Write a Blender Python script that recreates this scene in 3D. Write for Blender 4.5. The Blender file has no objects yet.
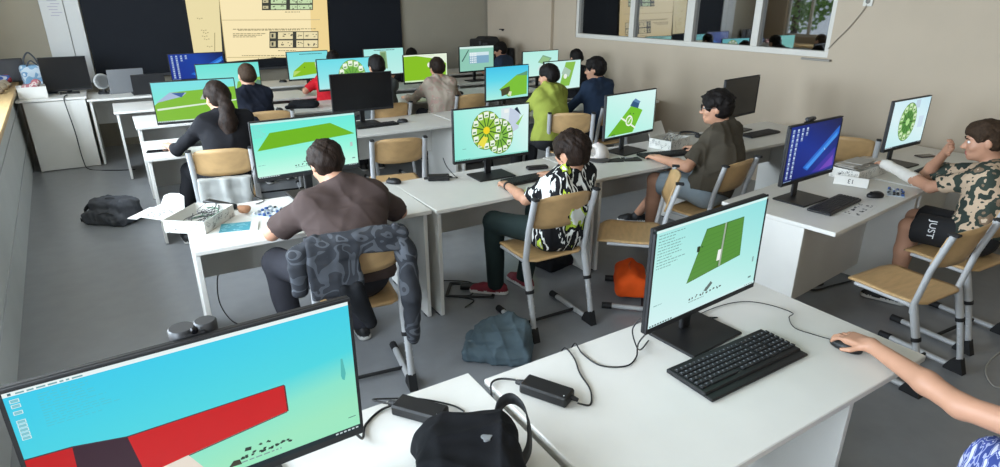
import bpy, math, random
import numpy as np
from mathutils import Vector, Matrix

R = math.radians
SC = bpy.context.scene
COL = SC.collection
random.seed(5)

# ------------------------------------------------------------------ camera, world, lights, exposure
cam_d = bpy.data.cameras.new('camera')
cam_d.sensor_fit = 'HORIZONTAL'; cam_d.sensor_width = 36.0
cam_d.lens = 605.0 / 1000.0 * 36.0
cam_d.clip_start = 0.05; cam_d.clip_end = 100
cam = bpy.data.objects.new('camera', cam_d); COL.objects.link(cam)
cam.location = (0, 0, 1.93)
cam.rotation_euler = (R(90 - 21.3), 0, R(-32.0))
SC.camera = cam

SC.view_settings.view_transform = 'Standard'
SC.view_settings.look = 'None'
SC.view_settings.gamma = 1.0
SC.view_settings.use_curve_mapping = False
SC.view_settings.exposure = 0.0
SC.cycles.use_denoising = True
SC.cycles.max_bounces = 8
SC.cycles.diffuse_bounces = 5
SC.cycles.glossy_bounces = 4
SC.cycles.transparent_max_bounces = 12
SC.cycles.caustics_reflective = False
SC.cycles.caustics_refractive = False

world = bpy.data.worlds.new('overcast_sky'); SC.world = world
world.use_nodes = True
bgn = world.node_tree.nodes['Background']
bgn.inputs['Color'].default_value = (0.80, 0.90, 1.0, 1); bgn.inputs['Strength'].default_value = 1.1

def area_light(name, loc, rot, sx, sy, power, color):
    d = bpy.data.lights.new(name, 'AREA'); d.shape = 'RECTANGLE'; d.size = sx; d.size_y = sy
    d.energy = power; d.color = color
    o = bpy.data.objects.new(name, d); COL.objects.link(o)
    o.location = loc; o.rotation_euler = rot
    return o

WIN_Y = [(-0.9, 0.9), (1.5, 3.3), (3.9, 5.7), (6.1, 7.7), (8.1, 9.3)]      # windows along the left wall
for i, (y0, y1) in enumerate(WIN_Y[:4]):
    area_light('window_daylight', (-1.95, (y0 + y1) / 2, 1.90), (0, R(-90), 0), 1.5, y1 - y0, [195, 235, 265, 225][i], (0.80, 0.905, 1.0))
FILL_LAMPS = [(x, y) for y in (0.6, 3.4, 6.2, 8.8) for x in (0.6, 3.6)]  # added ceiling lamps, out of view, for soft ambient fill
for x, y in FILL_LAMPS:
    area_light('added_ceiling_fill', (x, y, 2.985), (0, 0, 0), 1.15, 0.55, 6, (1.0, 0.92, 0.80))

# ------------------------------------------------------------------ materials
def lin(c):
    c = c.lstrip('#'); out = []
    for i in (0, 2, 4):
        v = int(c[i:i+2], 16) / 255
        out.append(v / 12.92 if v <= 0.04045 else ((v + 0.055) / 1.055) ** 2.4)
    return tuple(out) + (1,)
MATS = {}
def mat(name, color, rough=0.55, metal=0.0, noise=0.0, nscale=30, bump=0.0, bscale=120, spec=0.5, stretch=None):
    if name in MATS: return MATS[name]
    m = bpy.data.materials.new(name); m.use_nodes = True; nt = m.node_tree
    b = nt.nodes['Principled BSDF']
    c = lin(color)
    b.inputs['Base Color'].default_value = c
    b.inputs['Roughness'].default_value = rough; b.inputs['Metallic'].default_value = metal
    b.inputs['Specular IOR Level'].default_value = spec
    if noise or bump:
        tc = nt.nodes.new('ShaderNodeTexCoord')
        mp = nt.nodes.new('ShaderNodeMapping'); nt.links.new(tc.outputs['Object'], mp.inputs['Vector'])
        if stretch: mp.inputs['Scale'].default_value = stretch
    if noise:
        n = nt.nodes.new('ShaderNodeTexNoise'); n.inputs['Scale'].default_value = nscale; n.inputs['Detail'].default_value = 4
        nt.links.new(mp.outputs['Vector'], n.inputs['Vector'])
        r = nt.nodes.new('ShaderNodeValToRGB')
        lo = tuple(v * (1 - noise) for v in c[:3]) + (1,); hi = tuple(min(1, v * (1 + noise)) for v in c[:3]) + (1,)
        r.color_ramp.elements[0].position = 0.3; r.color_ramp.elements[1].position = 0.7
        r.color_ramp.elements[0].color = lo; r.color_ramp.elements[1].color = hi
        nt.links.new(n.outputs['Fac'], r.inputs['Fac']); nt.links.new(r.outputs['Color'], b.inputs['Base Color'])
    if bump:
        n = nt.nodes.new('ShaderNodeTexNoise'); n.inputs['Scale'].default_value = bscale; n.inputs['Detail'].default_value = 3
        nt.links.new(mp.outputs['Vector'], n.inputs['Vector'])
        bp = nt.nodes.new('ShaderNodeBump'); bp.inputs['Strength'].default_value = bump; bp.inputs['Distance'].default_value = 0.004
        nt.links.new(n.outputs['Fac'], bp.inputs['Height']); nt.links.new(bp.outputs['Normal'], b.inputs['Normal'])
    MATS[name] = m
    return m
def pattern(name, stops, scale, rough=0.8, distort=0.0, detail=1.5, stretch=None, turn=None):
    """camouflage / print: noise pushed through a constant colour ramp"""
    if name in MATS: return MATS[name]
    m = bpy.data.materials.new(name); m.use_nodes = True; nt = m.node_tree; b = nt.nodes['Principled BSDF']
    b.inputs['Roughness'].default_value = rough; b.inputs['Specular IOR Level'].default_value = 0.2
    tc = nt.nodes.new('ShaderNodeTexCoord'); mp = nt.nodes.new('ShaderNodeMapping')
    nt.links.new(tc.outputs['Object'], mp.inputs['Vector'])
    if stretch: mp.inputs['Scale'].default_value = stretch
    if turn: mp.inputs['Rotation'].default_value = tuple(R(v) for v in turn)
    n = nt.nodes.new('ShaderNodeTexNoise'); n.inputs['Scale'].default_value = scale; n.inputs['Detail'].default_value = detail
    n.inputs['Distortion'].default_value = distort
    nt.links.new(mp.outputs['Vector'], n.inputs['Vector'])
    r = nt.nodes.new('ShaderNodeValToRGB'); r.color_ramp.interpolation = 'CONSTANT'
    els = r.color_ramp.elements
    els[0].position = stops[0][0]; els[0].color = lin(stops[0][1])
    els[1].position = stops[1][0]; els[1].color = lin(stops[1][1])
    for p, c in stops[2:]:
        e = els.new(p); e.color = lin(c)
    nt.links.new(n.outputs['Fac'], r.inputs['Fac']); nt.links.new(r.outputs['Color'], b.inputs['Base Color'])
    MATS[name] = m
    return m
def em(color, k=1.0):
    key = 'lit_' + color.strip('#') + ('_%g' % k)
    if key in MATS: return MATS[key]
    m = bpy.data.materials.new(key); m.use_nodes = True; b = m.node_tree.nodes['Principled BSDF']
    b.inputs['Base Color'].default_value = (0.004, 0.004, 0.004, 1); b.inputs['Roughness'].default_value = 0.35
    b.inputs['Specular IOR Level'].default_value = 0.25
    b.inputs['Emission Color'].default_value = lin(color); b.inputs['Emission Strength'].default_value = k
    MATS[key] = m
    return m
def em_grad(name, stops, direction=(0, 1), k=1.0):
    """screen wallpaper: a colour gradient across the display"""
    if name in MATS: return MATS[name]
    m = bpy.data.materials.new(name); m.use_nodes = True; nt = m.node_tree; b = nt.nodes['Principled BSDF']
    b.inputs['Base Color'].default_value = (0.004, 0.004, 0.004, 1); b.inputs['Roughness'].default_value = 0.35
    b.inputs['Specular IOR Level'].default_value = 0.25
    tc = nt.nodes.new('ShaderNodeTexCoord'); dt = nt.nodes.new('ShaderNodeVectorMath'); dt.operation = 'DOT_PRODUCT'
    dt.inputs[1].default_value = (direction[0], 0, direction[1])
    nt.links.new(tc.outputs['Generated'], dt.inputs[0])
    r = nt.nodes.new('ShaderNodeValToRGB')
    r.color_ramp.elements[0].position = stops[0][0]; r.color_ramp.elements[0].color = lin(stops[0][1])
    r.color_ramp.elements[1].position = stops[-1][0]; r.color_ramp.elements[1].color = lin(stops[-1][1])
    for p, c in stops[1:-1]:
        e = r.color_ramp.elements.new(p); e.color = lin(c)
    nt.links.new(dt.outputs['Value'], r.inputs['Fac']); nt.links.new(r.outputs['Color'], b.inputs['Emission Color'])
    b.inputs['Emission Strength'].default_value = k
    MATS[name] = m
    return m

WHITE = mat('white_laminate', '#dedcd6', 0.42, noise=0.02, nscale=6)
EDGE = mat('laminate_edge', '#c9c8c3', 0.5)
BLACKP = mat('black_plastic', '#141416', 0.45, bump=0.05, bscale=400)
BLACKM = mat('matt_black_plastic', '#1b1b1e', 0.6)
KEYM = mat('key_black', '#1a1a1d', 0.5)
MARKM = mat('key_legend', '#7c8088', 0.6)
STEEL = mat('grey_painted_steel', '#b4b5b6', 0.36, metal=0.0)
DSTEEL = mat('screw_steel', '#d0d0d0', 0.3, metal=0.8)
CAPM = mat('black_rubber', '#161618', 0.7)
PLY = mat('beech_plywood', '#c4a070', 0.42, noise=0.10, nscale=5, stretch=(2, 9, 2))
SKIN = mat('skin_light', '#c29176', 0.5, noise=0.05, nscale=12)
LIP = mat('lips', '#b06a60', 0.45)
HAIRD = mat('hair_dark', '#151110', 0.6, noise=0.4, nscale=60, bump=0.9, bscale=160, stretch=(1, 1, .3), spec=.18)
HAIRB = mat('hair_brown', '#241913', 0.6, noise=0.45, nscale=60, bump=0.9, bscale=160, stretch=(1, 1, .3), spec=.18)
HAIRL = mat('hair_cropped', '#3b2d22', 0.7, noise=0.3, nscale=80, bump=0.5, bscale=300, spec=.15)
PAPER = mat('white_paper', '#e4e2dc', 0.75)
CARD = mat('white_cardboard', '#dcdad4', 0.7, noise=0.02, nscale=10)
INK = mat('black_ink', '#2b2b2e', 0.7)
CABLE = mat('cable_black', '#121213', 0.5)

# ------------------------------------------------------------------ helpers
def link(name, me, parent=None, mats=None):
    o = bpy.data.objects.new(name, me); COL.objects.link(o)
    if parent is not None: o.parent = parent
    for m in (mats or []): me.materials.append(m)
    return o
def thing(name, label, cat, loc=(0, 0, 0), rz=0.0, group=None):
    o = bpy.data.objects.new(name, None); COL.objects.link(o)
    o.empty_display_size = 0.05
    o.location = loc; o.rotation_euler = (0, 0, R(rz)); o['label'] = label; o['category'] = cat
    if group: o['group'] = group
    return o
def tag(o, label, cat, group=None):
    o['label'] = label; o['category'] = cat
    if group: o['group'] = group
    return o
def struct(o):
    o['kind'] = 'structure'; return o
def dup(root, loc, rz, label, group=None):
    r = root.copy(); COL.objects.link(r); r.location = loc; r.rotation_euler = (0, 0, R(rz)); r['label'] = label
    if group: r['group'] = group
    for ch in list(root.children):
        c = ch.copy(); COL.objects.link(c); c.parent = r
        for g in list(ch.children):
            d = g.copy(); COL.objects.link(d); d.parent = c
    return r

def smooth_path(pts, n=6):
    P = [Vector(p) for p in pts]
    if len(P) < 3: return P
    out = []
    for i in range(len(P) - 1):
        p0 = P[max(i - 1, 0)]; p1 = P[i]; p2 = P[i + 1]; p3 = P[min(i + 2, len(P) - 1)]
        for j in range(n):
            t = j / n
            out.append(0.5 * ((2 * p1) + (p2 - p0) * t + (2 * p0 - 5 * p1 + 4 * p2 - p3) * t * t + (3 * p1 - p0 - 3 * p2 + p3) * t ** 3))
    out.append(P[-1])
    return out

class MB:
    def __init__(s): s.v = []; s.f = []; s.m = []; s.sm = []
    def add(s, vs, fs, mi=0, smooth=False, M=None):
        b = len(s.v)
        for v in vs:
            v = Vector(v)
            s.v.append(tuple(M @ v) if M is not None else tuple(v))
        for f in fs:
            s.f.append([b + i for i in f]); s.m.append(mi); s.sm.append(smooth)
    def box(s, c, d, mi=0, bev=0.0, M=None):
        x, y, z = d[0] / 2, d[1] / 2, d[2] / 2
        T = Matrix.Translation(c)
        if M is not None: T = M @ T
        b = min(bev, x * .9, y * .9, z * .9)
        if b <= 0:
            vs = [(sx * x, sy * y, sz * z) for sz in (-1, 1) for sy in (-1, 1) for sx in (-1, 1)]
            fs = [(0, 2, 3, 1), (4, 5, 7, 6), (0, 1, 5, 4), (2, 6, 7, 3), (0, 4, 6, 2), (1, 3, 7, 5)]
            s.add(vs, fs, mi, False, T); return
        vs = []; idx = {}
        for sx in (-1, 1):
            for sy in (-1, 1):
                for sz in (-1, 1):
                    for ax in range(3):
                        p = [sx * (x - b), sy * (y - b), sz * (z - b)]
                        p[ax] = (sx * x, sy * y, sz * z)[ax]
                        idx[(sx, sy, sz, ax)] = len(vs); vs.append(p)
        fs = []
        for ax in range(3):
            o = [a for a in range(3) if a != ax]
            for sg in (-1, 1):
                q = []
                for (a, c2) in ((-1, -1), (1, -1), (1, 1), (-1, 1)):
                    k = [0, 0, 0]; k[ax] = sg; k[o[0]] = a; k[o[1]] = c2
                    q.append(idx[(k[0], k[1], k[2], ax)])
                if (sg == 1) == (ax == 1): q.reverse()
                fs.append(q)
            for a in (-1, 1):                       # edge bevels along axis ax
                for c2 in (-1, 1):
                    q = []
                    for (sg, which) in ((-1, 0), (1, 0), (1, 1), (-1, 1)):
                        k = [0, 0, 0]; k[ax] = sg; k[o[0]] = a; k[o[1]] = c2
                        q.append(idx[(k[0], k[1], k[2], o[which])])
                    fs.append(q)
        for sx in (-1, 1):
            for sy in (-1, 1):
                for sz in (-1, 1): fs.append([idx[(sx, sy, sz, a)] for a in range(3)])
        # orient outward
        V = [Vector(v) for v in vs]; g = []
        for f in fs:
            n = (V[f[1]] - V[f[0]]).cross(V[f[2]] - V[f[0]]); cc = sum((V[i] for i in f), Vector()) / len(f)
            g.append(f if n.dot(cc) > 0 else f[::-1])
        s.add(vs, g, mi, False, T)
    def tube(s, pts, r, mi=0, seg=8, sm=True, M=None, flat=1.0, caps=True):
        P = smooth_path(pts) if sm else [Vector(p) for p in pts]
        n = len(P); rs = r if isinstance(r, (list, tuple)) else None
        ref = None; vs = []; fs = []
        for i, p in enumerate(P):
            t = (P[min(i + 1, n - 1)] - P[max(i - 1, 0)])
            if t.length < 1e-9: t = Vector((0, 0, 1))
            t.normalize()
            if ref is None:
                ref = Vector((0, 0, 1)) if abs(t.z) < 0.9 else Vector((1, 0, 0))
                a = t.cross(ref).normalized()
            else:
                a = (a - t * a.dot(t))
                a = a.normalized() if a.length > 1e-6 else t.orthogonal().normalized()
            b = t.cross(a)
            rr = rs[min(int(i * len(rs) / n), len(rs) - 1)] if rs else r
            for k in range(seg):
                th = 2 * math.pi * k / seg
                vs.append(p + a * (rr * math.cos(th)) + b * (rr * flat * math.sin(th)))
        for i in range(n - 1):
            for k in range(seg):
                k2 = (k + 1) % seg
                fs.append((i * seg + k, i * seg + k2, (i + 1) * seg + k2, (i + 1) * seg + k))
        s.add(vs, fs, mi, True, M)
        if caps:
            s.add([vs[k] for k in range(seg)][::-1], [list(range(seg))], mi, False, M)
            s.add([vs[(n - 1) * seg + k] for k in range(seg)], [list(range(seg))], mi, False, M)
    def lathe(s, prof, c=(0, 0, 0), seg=20, mi=0, M=None, smooth=True):
        T = Matrix.Translation(c)
        if M is not None: T = M @ T
        vs = []; fs = []
        for (r, z) in prof:
            for k in range(seg):
                th = 2 * math.pi * k / seg; vs.append((r * math.cos(th), r * math.sin(th), z))
        for i in range(len(prof) - 1):
            for k in range(seg):
                k2 = (k + 1) % seg; fs.append((i * seg + k, i * seg + k2, (i + 1) * seg + k2, (i + 1) * seg + k))
        s.add(vs, fs, mi, smooth, T)
        s.add([vs[k] for k in range(seg)][::-1], [list(range(seg))], mi, False, T)
        s.add([vs[(len(prof) - 1) * seg + k] for k in range(seg)], [list(range(seg))], mi, False, T)
    def poly(s, pts, mi=0, M=None): s.add(pts, [list(range(len(pts)))], mi, False, M)
    def prism(s, pts, z0, z1, mi=0, M=None):
        n = len(pts)
        vs = [(p[0], p[1], z0) for p in pts] + [(p[0], p[1], z1) for p in pts]
        fs = [list(range(n))[::-1], list(range(n, 2 * n))] + [(i, (i + 1) % n, n + (i + 1) % n, n + i) for i in range(n)]
        s.add(vs, fs, mi, False, M)
    def build(s, name, mats, parent=None):
        me = bpy.data.meshes.new(name); me.from_pydata(s.v, [], s.f)
        me.polygons.foreach_set('material_index', s.m); me.polygons.foreach_set('use_smooth', s.sm)
        me.update()
        return link(name, me, parent, mats if isinstance(mats, (list, tuple)) else [mats])
def rot(rz, loc=(0, 0, 0)): return Matrix.Translation(loc) @ Matrix.Rotation(R(rz), 4, 'Z')

# ---- organic shapes: rounded volumes blended into ONE continuous surface
def V3(p): return np.array(p, float)
def nrm(v): v = V3(v); return v / max(np.linalg.norm(v), 1e-9)
class Blob:
    def __init__(s): s.p = []; s.post = []
    def cone(s, a, b, ra, rb, k=0.02, op=1, cap=None): s.p.append(('c', V3(a), V3(b), ra, rb, k, op, cap)); return s
    def ell(s, c, r, k=0.02, M=None, op=1): s.p.append(('e', V3(c), V3(r), None if M is None else np.array(M, float), k, op)); return s
    def box(s, c, h, rd, k=0.02, M=None, op=1): s.p.append(('b', V3(c), V3(h), rd, None if M is None else np.array(M, float), k, op)); return s
    def cut(s, p, n): s.post.append((V3(p), nrm(n))); return s          # keep the side the normal points away from
    def mesh(s, h, amp=0.0, freq=18.0, seed=1, origin=(0, 0, 0), name='blob', mats=None, parent=None, color=None, amp2=0.0, freq2=60.0, st=(1, 1, 1), ridge=0.0, rfreq=12.0):
        lo = np.full(3, 1e9); hi = -lo
        B = []
        for q in s.p:
            if q[0] == 'c': a = np.minimum(q[1] - q[3], q[2] - q[4]); b = np.maximum(q[1] + q[3], q[2] + q[4]); k, op = q[5], q[6]
            elif q[0] == 'e':
                e = q[2] if q[3] is None else np.sqrt(((q[3] * q[2]) ** 2).sum(1)); a, b = q[1] - e, q[1] + e; k, op = q[4], q[5]
            else:
                e = q[2] if q[4] is None else (np.abs(q[4]) * q[2]).sum(1); e = e + q[3]; a, b = q[1] - e, q[1] + e; k, op = q[5], q[6]
            B.append((a, b, k, op))
            if op > 0: lo = np.minimum(lo, a); hi = np.maximum(hi, b)
        pad = 3 * h + amp + amp2 + ridge * 3 + 0.01
        lo -= pad; hi += pad
        n = np.maximum(((hi - lo) / h).astype(int) + 2, 4)
        ax = [lo[i] + h * np.arange(n[i]) for i in range(3)]
        f = np.full(n, 0.5, np.float32)
        for q, (a, b, k, op) in zip(s.p, B):
            pd = abs(k) + 3 * h + amp + amp2 + ridge * 3 + .005
            sl = []
            for i in range(3):
                i0 = max(int((a[i] - pd - lo[i]) / h), 0); i1 = min(int((b[i] + pd - lo[i]) / h) + 2, n[i])
                sl.append(slice(i0, max(i1, i0)))
            sl = tuple(sl)
            X = ax[0][sl[0]][:, None, None]; Y = ax[1][sl[1]][None, :, None]; Z = ax[2][sl[2]][None, None, :]
            if X.size == 0 or Y.size == 0 or Z.size == 0: continue
            if q[0] == 'c':
                A = q[1]; d = q[2] - A; L = max(d @ d, 1e-12)
                px, py, pz = X - A[0], Y - A[1], Z - A[2]
                t = np.clip((px * d[0] + py * d[1] + pz * d[2]) / L, 0, 1)
                D = np.sqrt((px - t * d[0]) ** 2 + (py - t * d[1]) ** 2 + (pz - t * d[2]) ** 2) - (q[3] + (q[4] - q[3]) * t)
                if q[7] is not None:
                    cp, cn = V3(q[7][0]), nrm(q[7][1])
                    D = np.maximum(D, (X - cp[0]) * cn[0] + (Y - cp[1]) * cn[1] + (Z - cp[2]) * cn[2])
            else:
                c = q[1]; M = q[3] if q[0] == 'e' else q[4]
                px, py, pz = X - c[0], Y - c[1], Z - c[2]
                if M is not None:
                    px, py, pz = (px * M[0, 0] + py * M[1, 0] + pz * M[2, 0], px * M[0, 1] + py * M[1, 1] + pz * M[2, 1], px * M[0, 2] + py * M[1, 2] + pz * M[2, 2])
                if q[0] == 'e':
                    r = q[2]
                    k0 = np.sqrt((px / r[0]) ** 2 + (py / r[1]) ** 2 + (pz / r[2]) ** 2)
                    k1 = np.sqrt((px / r[0] ** 2) ** 2 + (py / r[1] ** 2) ** 2 + (pz / r[2] ** 2) ** 2)
                    D = k0 * (k0 - 1) / np.maximum(k1, 1e-6)
                else:
                    hh = q[2]
                    qx, qy, qz = np.abs(px) - hh[0], np.abs(py) - hh[1], np.abs(pz) - hh[2]
                    D = np.sqrt(np.maximum(qx, 0) ** 2 + np.maximum(qy, 0) ** 2 + np.maximum(qz, 0) ** 2) + np.minimum(np.maximum(np.maximum(qx, qy), qz), 0) - q[3]
            F = f[sl]
            if op > 0:
                hk = np.maximum(k - np.abs(F - D), 0) / max(k, 1e-6)
                f[sl] = np.minimum(F, D) - hk * hk * k * 0.25
            else:
                D = -D; hk = np.maximum(k - np.abs(F - D), 0) / max(k, 1e-6)
                f[sl] = np.maximum(F, D) + hk * hk * k * 0.25
        X = ax[0][:, None, None]; Y = ax[1][None, :, None]; Z = ax[2][None, None, :]
        for A_, fr in ((amp, freq), (amp2, freq2)):
            if A_:
                rg = np.random.RandomState(seed)
                for _ in range(5):
                    d = rg.normal(size=3); d /= np.linalg.norm(d); d = d * np.array(st) * fr * rg.uniform(.6, 1.5)
                    w = rg.normal(size=3) * fr * .35
                    f += (A_ * .45 * np.sin(X * d[0] + Y * d[1] + Z * d[2] + rg.uniform(0, 6.3) + 1.1 * np.sin(X * w[0] + Y * w[1] + Z * w[2]))).astype(np.float32)
        if ridge:
            rg = np.random.RandomState(seed + 50)
            for _ in range(5):
                d = rg.normal(size=3); d /= np.linalg.norm(d); w = rg.normal(size=3) * rfreq * .5; d = d * rfreq * rg.uniform(.6, 1.5)
                q = np.abs(np.sin(X * d[0] + Y * d[1] + Z * d[2] + rg.uniform(0, 6.3) + 1.3 * np.sin(X * w[0] + Y * w[1] + Z * w[2])))
                f -= (ridge * ((1 - q) ** 3 - .12)).astype(np.float32)
        for p, nn in s.post:
            f = np.maximum(f, ((X - p[0]) * nn[0] + (Y - p[1]) * nn[1] + (Z - p[2]) * nn[2]).astype(np.float32))
        f[0] = f[-1] = 1; f[:, 0] = f[:, -1] = 1; f[:, :, 0] = f[:, :, -1] = 1
        # surface nets
        ins = f < 0
        c8 = [ins[i:n[0] - 1 + i, j:n[1] - 1 + j, k:n[2] - 1 + k] for i in (0, 1) for j in (0, 1) for k in (0, 1)]
        allin = c8[0].copy(); anyin = c8[0].copy()
        for q in c8[1:]: allin &= q; anyin |= q
        act = anyin & ~allin
        I, J, K = np.nonzero(act)
        idx = np.full(act.shape, -1, np.int64); idx[I, J, K] = np.arange(len(I))
        cv = np.stack([f[I + i, J + j, K + k] for i in (0, 1) for j in (0, 1) for k in (0, 1)], 1)
        off = np.array([(i, j, k) for i in (0, 1) for j in (0, 1) for k in (0, 1)], float)
        acc = np.zeros((len(I), 3)); cnt = np.zeros(len(I))
        for a in range(8):
            for b in range(a + 1, 8):
                if np.abs(off[a] - off[b]).sum() != 1: continue
                va, vb = cv[:, a], cv[:, b]; mk = (va < 0) != (vb < 0)
                t = np.where(mk, va / np.where(mk, va - vb, 1), 0)
                acc += np.where(mk[:, None], off[a] + t[:, None] * (off[b] - off[a]), 0); cnt += mk
        vert = lo + h * (np.stack([I, J, K], 1) + acc / cnt[:, None]) - V3(origin)
        quads = []
        for axn in range(3):
            sa = [slice(1, -1)] * 3; sa[axn] = slice(0, -1); sb = list(sa); sb[axn] = slice(1, None)
            A_, B_ = ins[tuple(sa)], ins[tuple(sb)]
            for flip, mk in ((False, A_ & ~B_), (True, ~A_ & B_)):
                p = np.argwhere(mk)
                if not len(p): continue
                o = np.ones(3, int); o[axn] = 0; p = p + o
                u, w = [(1, 2), (2, 0), (0, 1)][axn]
                du = np.zeros(3, int); du[u] = 1; dw = np.zeros(3, int); dw[w] = 1
                c0 = p - du - dw; c1 = p - dw; c2 = p; c3 = p - du
                q = np.stack([idx[tuple(c.T)] for c in (c0, c1, c2, c3)], 1)
                quads.append(q[:, ::-1] if flip else q)
        quads = np.concatenate(quads)
        me = bpy.data.meshes.new(name)
        me.vertices.add(len(vert)); me.vertices.foreach_set('co', vert.astype(np.float32).ravel())
        me.loops.add(quads.size); me.loops.foreach_set('vertex_index', quads.astype(np.int32).ravel())
        me.polygons.add(len(quads)); me.polygons.foreach_set('loop_start', np.arange(0, quads.size, 4, dtype=np.int32))
        try: me.polygons.foreach_set('loop_total', np.full(len(quads), 4, np.int32))
        except Exception: pass
        me.polygons.foreach_set('use_smooth', np.ones(len(quads), bool))
        if color is not None:
            ctr = vert[quads].mean(1) + V3(origin)
            me.polygons.foreach_set('material_index', color(ctr).astype(np.int32))
        me.update(calc_edges=True); me.validate()
        return link(name, me, parent, mats if isinstance(mats, (list, tuple)) else [mats])

# ------------------------------------------------------------------ the room
XL, XR, YB, YF, ZC = -1.75, 5.95, -1.8, 9.9, 3.0
WALLM = mat('painted_wall', '#b8a995', 0.8, noise=0.03, nscale=2, bump=0.04, bscale=60)
WALLF = mat('painted_front_wall', '#9b9484', 0.8, noise=0.03, nscale=2, bump=0.04, bscale=60)
CEILM = mat('ceiling_paint', '#b5b1a8', 0.9)
FLOORM = mat('grey_linoleum', '#86888b', 0.28, noise=0.05, nscale=9, bump=0.03, bscale=30)
FRAMEM = mat('window_frame_white', '#cfcbc2', 0.5)
def glass_mat(name, refl, tint):
    m = bpy.data.materials.new(name); m.use_nodes = True; nt = m.node_tree; nt.nodes.clear()
    o = nt.nodes.new('ShaderNodeOutputMaterial'); mx = nt.nodes.new('ShaderNodeMixShader')
    t = nt.nodes.new('ShaderNodeBsdfTransparent'); t.inputs['Color'].default_value = lin(tint)
    g = nt.nodes.new('ShaderNodeBsdfGlossy'); g.inputs['Roughness'].default_value = 0.02; g.inputs['Color'].default_value = (0.95, 0.95, 0.95, 1)
    mx.inputs['Fac'].default_value = refl
    nt.links.new(t.outputs[0], mx.inputs[1]); nt.links.new(g.outputs[0], mx.inputs[2]); nt.links.new(mx.outputs[0], o.inputs['Surface'])
    MATS[name] = m; return m
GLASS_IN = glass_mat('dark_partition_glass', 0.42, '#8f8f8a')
GLASS_OUT = glass_mat('clear_window_glass', 0.06, '#fbfdff')

b = MB(); b.box(((XL + XR) / 2, (YB + YF) / 2, -0.05), (XR - XL + 4, YF - YB + .4, 0.1)); struct(b.build('floor', FLOORM))
b = MB(); b.box(((XL + XR) / 2, (YB + YF) / 2, ZC + 0.05), (XR - XL + .4, YF - YB + .4, 0.1)); struct(b.build('ceiling', CEILM))
b = MB(); b.box(((XL + XR) / 2, YF + 0.05, 1.5), (XR - XL + .4, 0.1, 3.0)); struct(b.build('wall_front', WALLF))
b = MB(); b.box(((XL + XR) / 2, YB - 0.05, 1.5), (XR - XL + .4, 0.1, 3.0)); struct(b.build('wall_back', WALLM))
# right wall with the inner window band
IW0, IW1, IZ0, IZ1 = 3.50, 7.42, 1.38, 2.55
b = MB()
b.box((XR + .09, (YB + IW0) / 2, 1.5), (.18, IW0 - YB, 3)); b.box((XR + .09, (IW1 + YF) / 2, 1.5), (.18, YF - IW1, 3))
b.box((XR + .09, (IW0 + IW1) / 2, IZ0 / 2), (.18, IW1 - IW0, IZ0)); b.box((XR + .09, (IW0 + IW1) / 2, (IZ1 + 3) / 2), (.18, IW1 - IW0, 3 - IZ1))
struct(b.build('wall_right', WALLM))
# the pilaster in the far right corner
b = MB(); b.box((XR - .03, 8.9, 1.5), (.06, 1.9, 3.0), bev=.004); struct(b.build('trim_1', WALLM))
MULL = [IW0, 4.36, 5.28, 6.26, IW1]
b = MB()
fx = XR + .05
b.box((fx, (IW0 + IW1) / 2, IZ0 + .03), (.08, IW1 - IW0, .06), bev=.004); b.box((fx, (IW0 + IW1) / 2, IZ1 - .03), (.08, IW1 - IW0, .06))
for i, y in enumerate(MULL):
    w = .05 if i in (0, 4) else (.115 if i in (2,) else .085)
    b.box((fx, y + (w / 2 if i == 0 else -w / 2 if i == 4 else 0), (IZ0 + IZ1) / 2), (.078, w, IZ1 - IZ0 - .12), bev=.004)
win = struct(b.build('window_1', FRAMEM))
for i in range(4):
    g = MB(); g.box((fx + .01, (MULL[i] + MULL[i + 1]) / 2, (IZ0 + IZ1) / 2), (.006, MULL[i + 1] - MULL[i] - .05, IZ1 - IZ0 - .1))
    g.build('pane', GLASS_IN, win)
# the dim room behind the inner windows
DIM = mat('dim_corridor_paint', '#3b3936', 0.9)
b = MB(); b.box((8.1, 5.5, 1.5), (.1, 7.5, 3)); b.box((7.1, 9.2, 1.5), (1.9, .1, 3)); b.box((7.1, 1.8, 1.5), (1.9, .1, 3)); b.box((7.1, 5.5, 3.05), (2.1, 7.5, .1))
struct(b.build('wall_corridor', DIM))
b = MB(); b.box((7.9, 9.1, 1.05), (.9, .05, 2.1), bev=.01)
d1 = struct(b.build('door_1', mat('pale_blue_door', '#9fb0b4', 0.5)))
b = MB(); b.tube([(7.55, 9.06, 1.05), (7.55, 9.02, 1.05), (7.66, 9.02, 1.05)], .012, sm=False); b.build('door_handle', BLACKP, d1)
# left wall with its windows, above the long counter
b = MB(); WZ0, WZ1 = 1.08, 2.65
ys = [YB] + [v for p in WIN_Y for v in p] + [YF]
for i in range(0, len(ys), 2): b.box((XL - .1, (ys[i] + ys[i + 1]) / 2, (WZ0 + WZ1) / 2), (.2, ys[i + 1] - ys[i], WZ1 - WZ0))
b.box((XL - .1, (YB + YF) / 2, WZ0 / 2), (.2, YF - YB, WZ0)); b.box((XL - .1, (YB + YF) / 2, (WZ1 + 3) / 2), (.2, YF - YB, 3 - WZ1))
struct(b.build('wall_left', WALLM))
for i, (y0, y1) in enumerate(WIN_Y):
    b = MB(); yc = (y0 + y1) / 2
    for z in (WZ0 + .03, WZ1 - .03): b.box((XL - .08, yc, z), (.06, y1 - y0, .06))
    for y in (y0 + .03, yc, y1 - .03): b.box((XL - .08, y, (WZ0 + WZ1) / 2), (.058, .06, WZ1 - WZ0 - .12))
    w = struct(b.build('window_%d' % (i + 2), FRAMEM))
    g = MB(); g.box((XL - .08, yc, (WZ0 + WZ1) / 2), (.006, y1 - y0 - .06, WZ1 - WZ0 - .06)); g.build('pane', GLASS_OUT, w)
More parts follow.
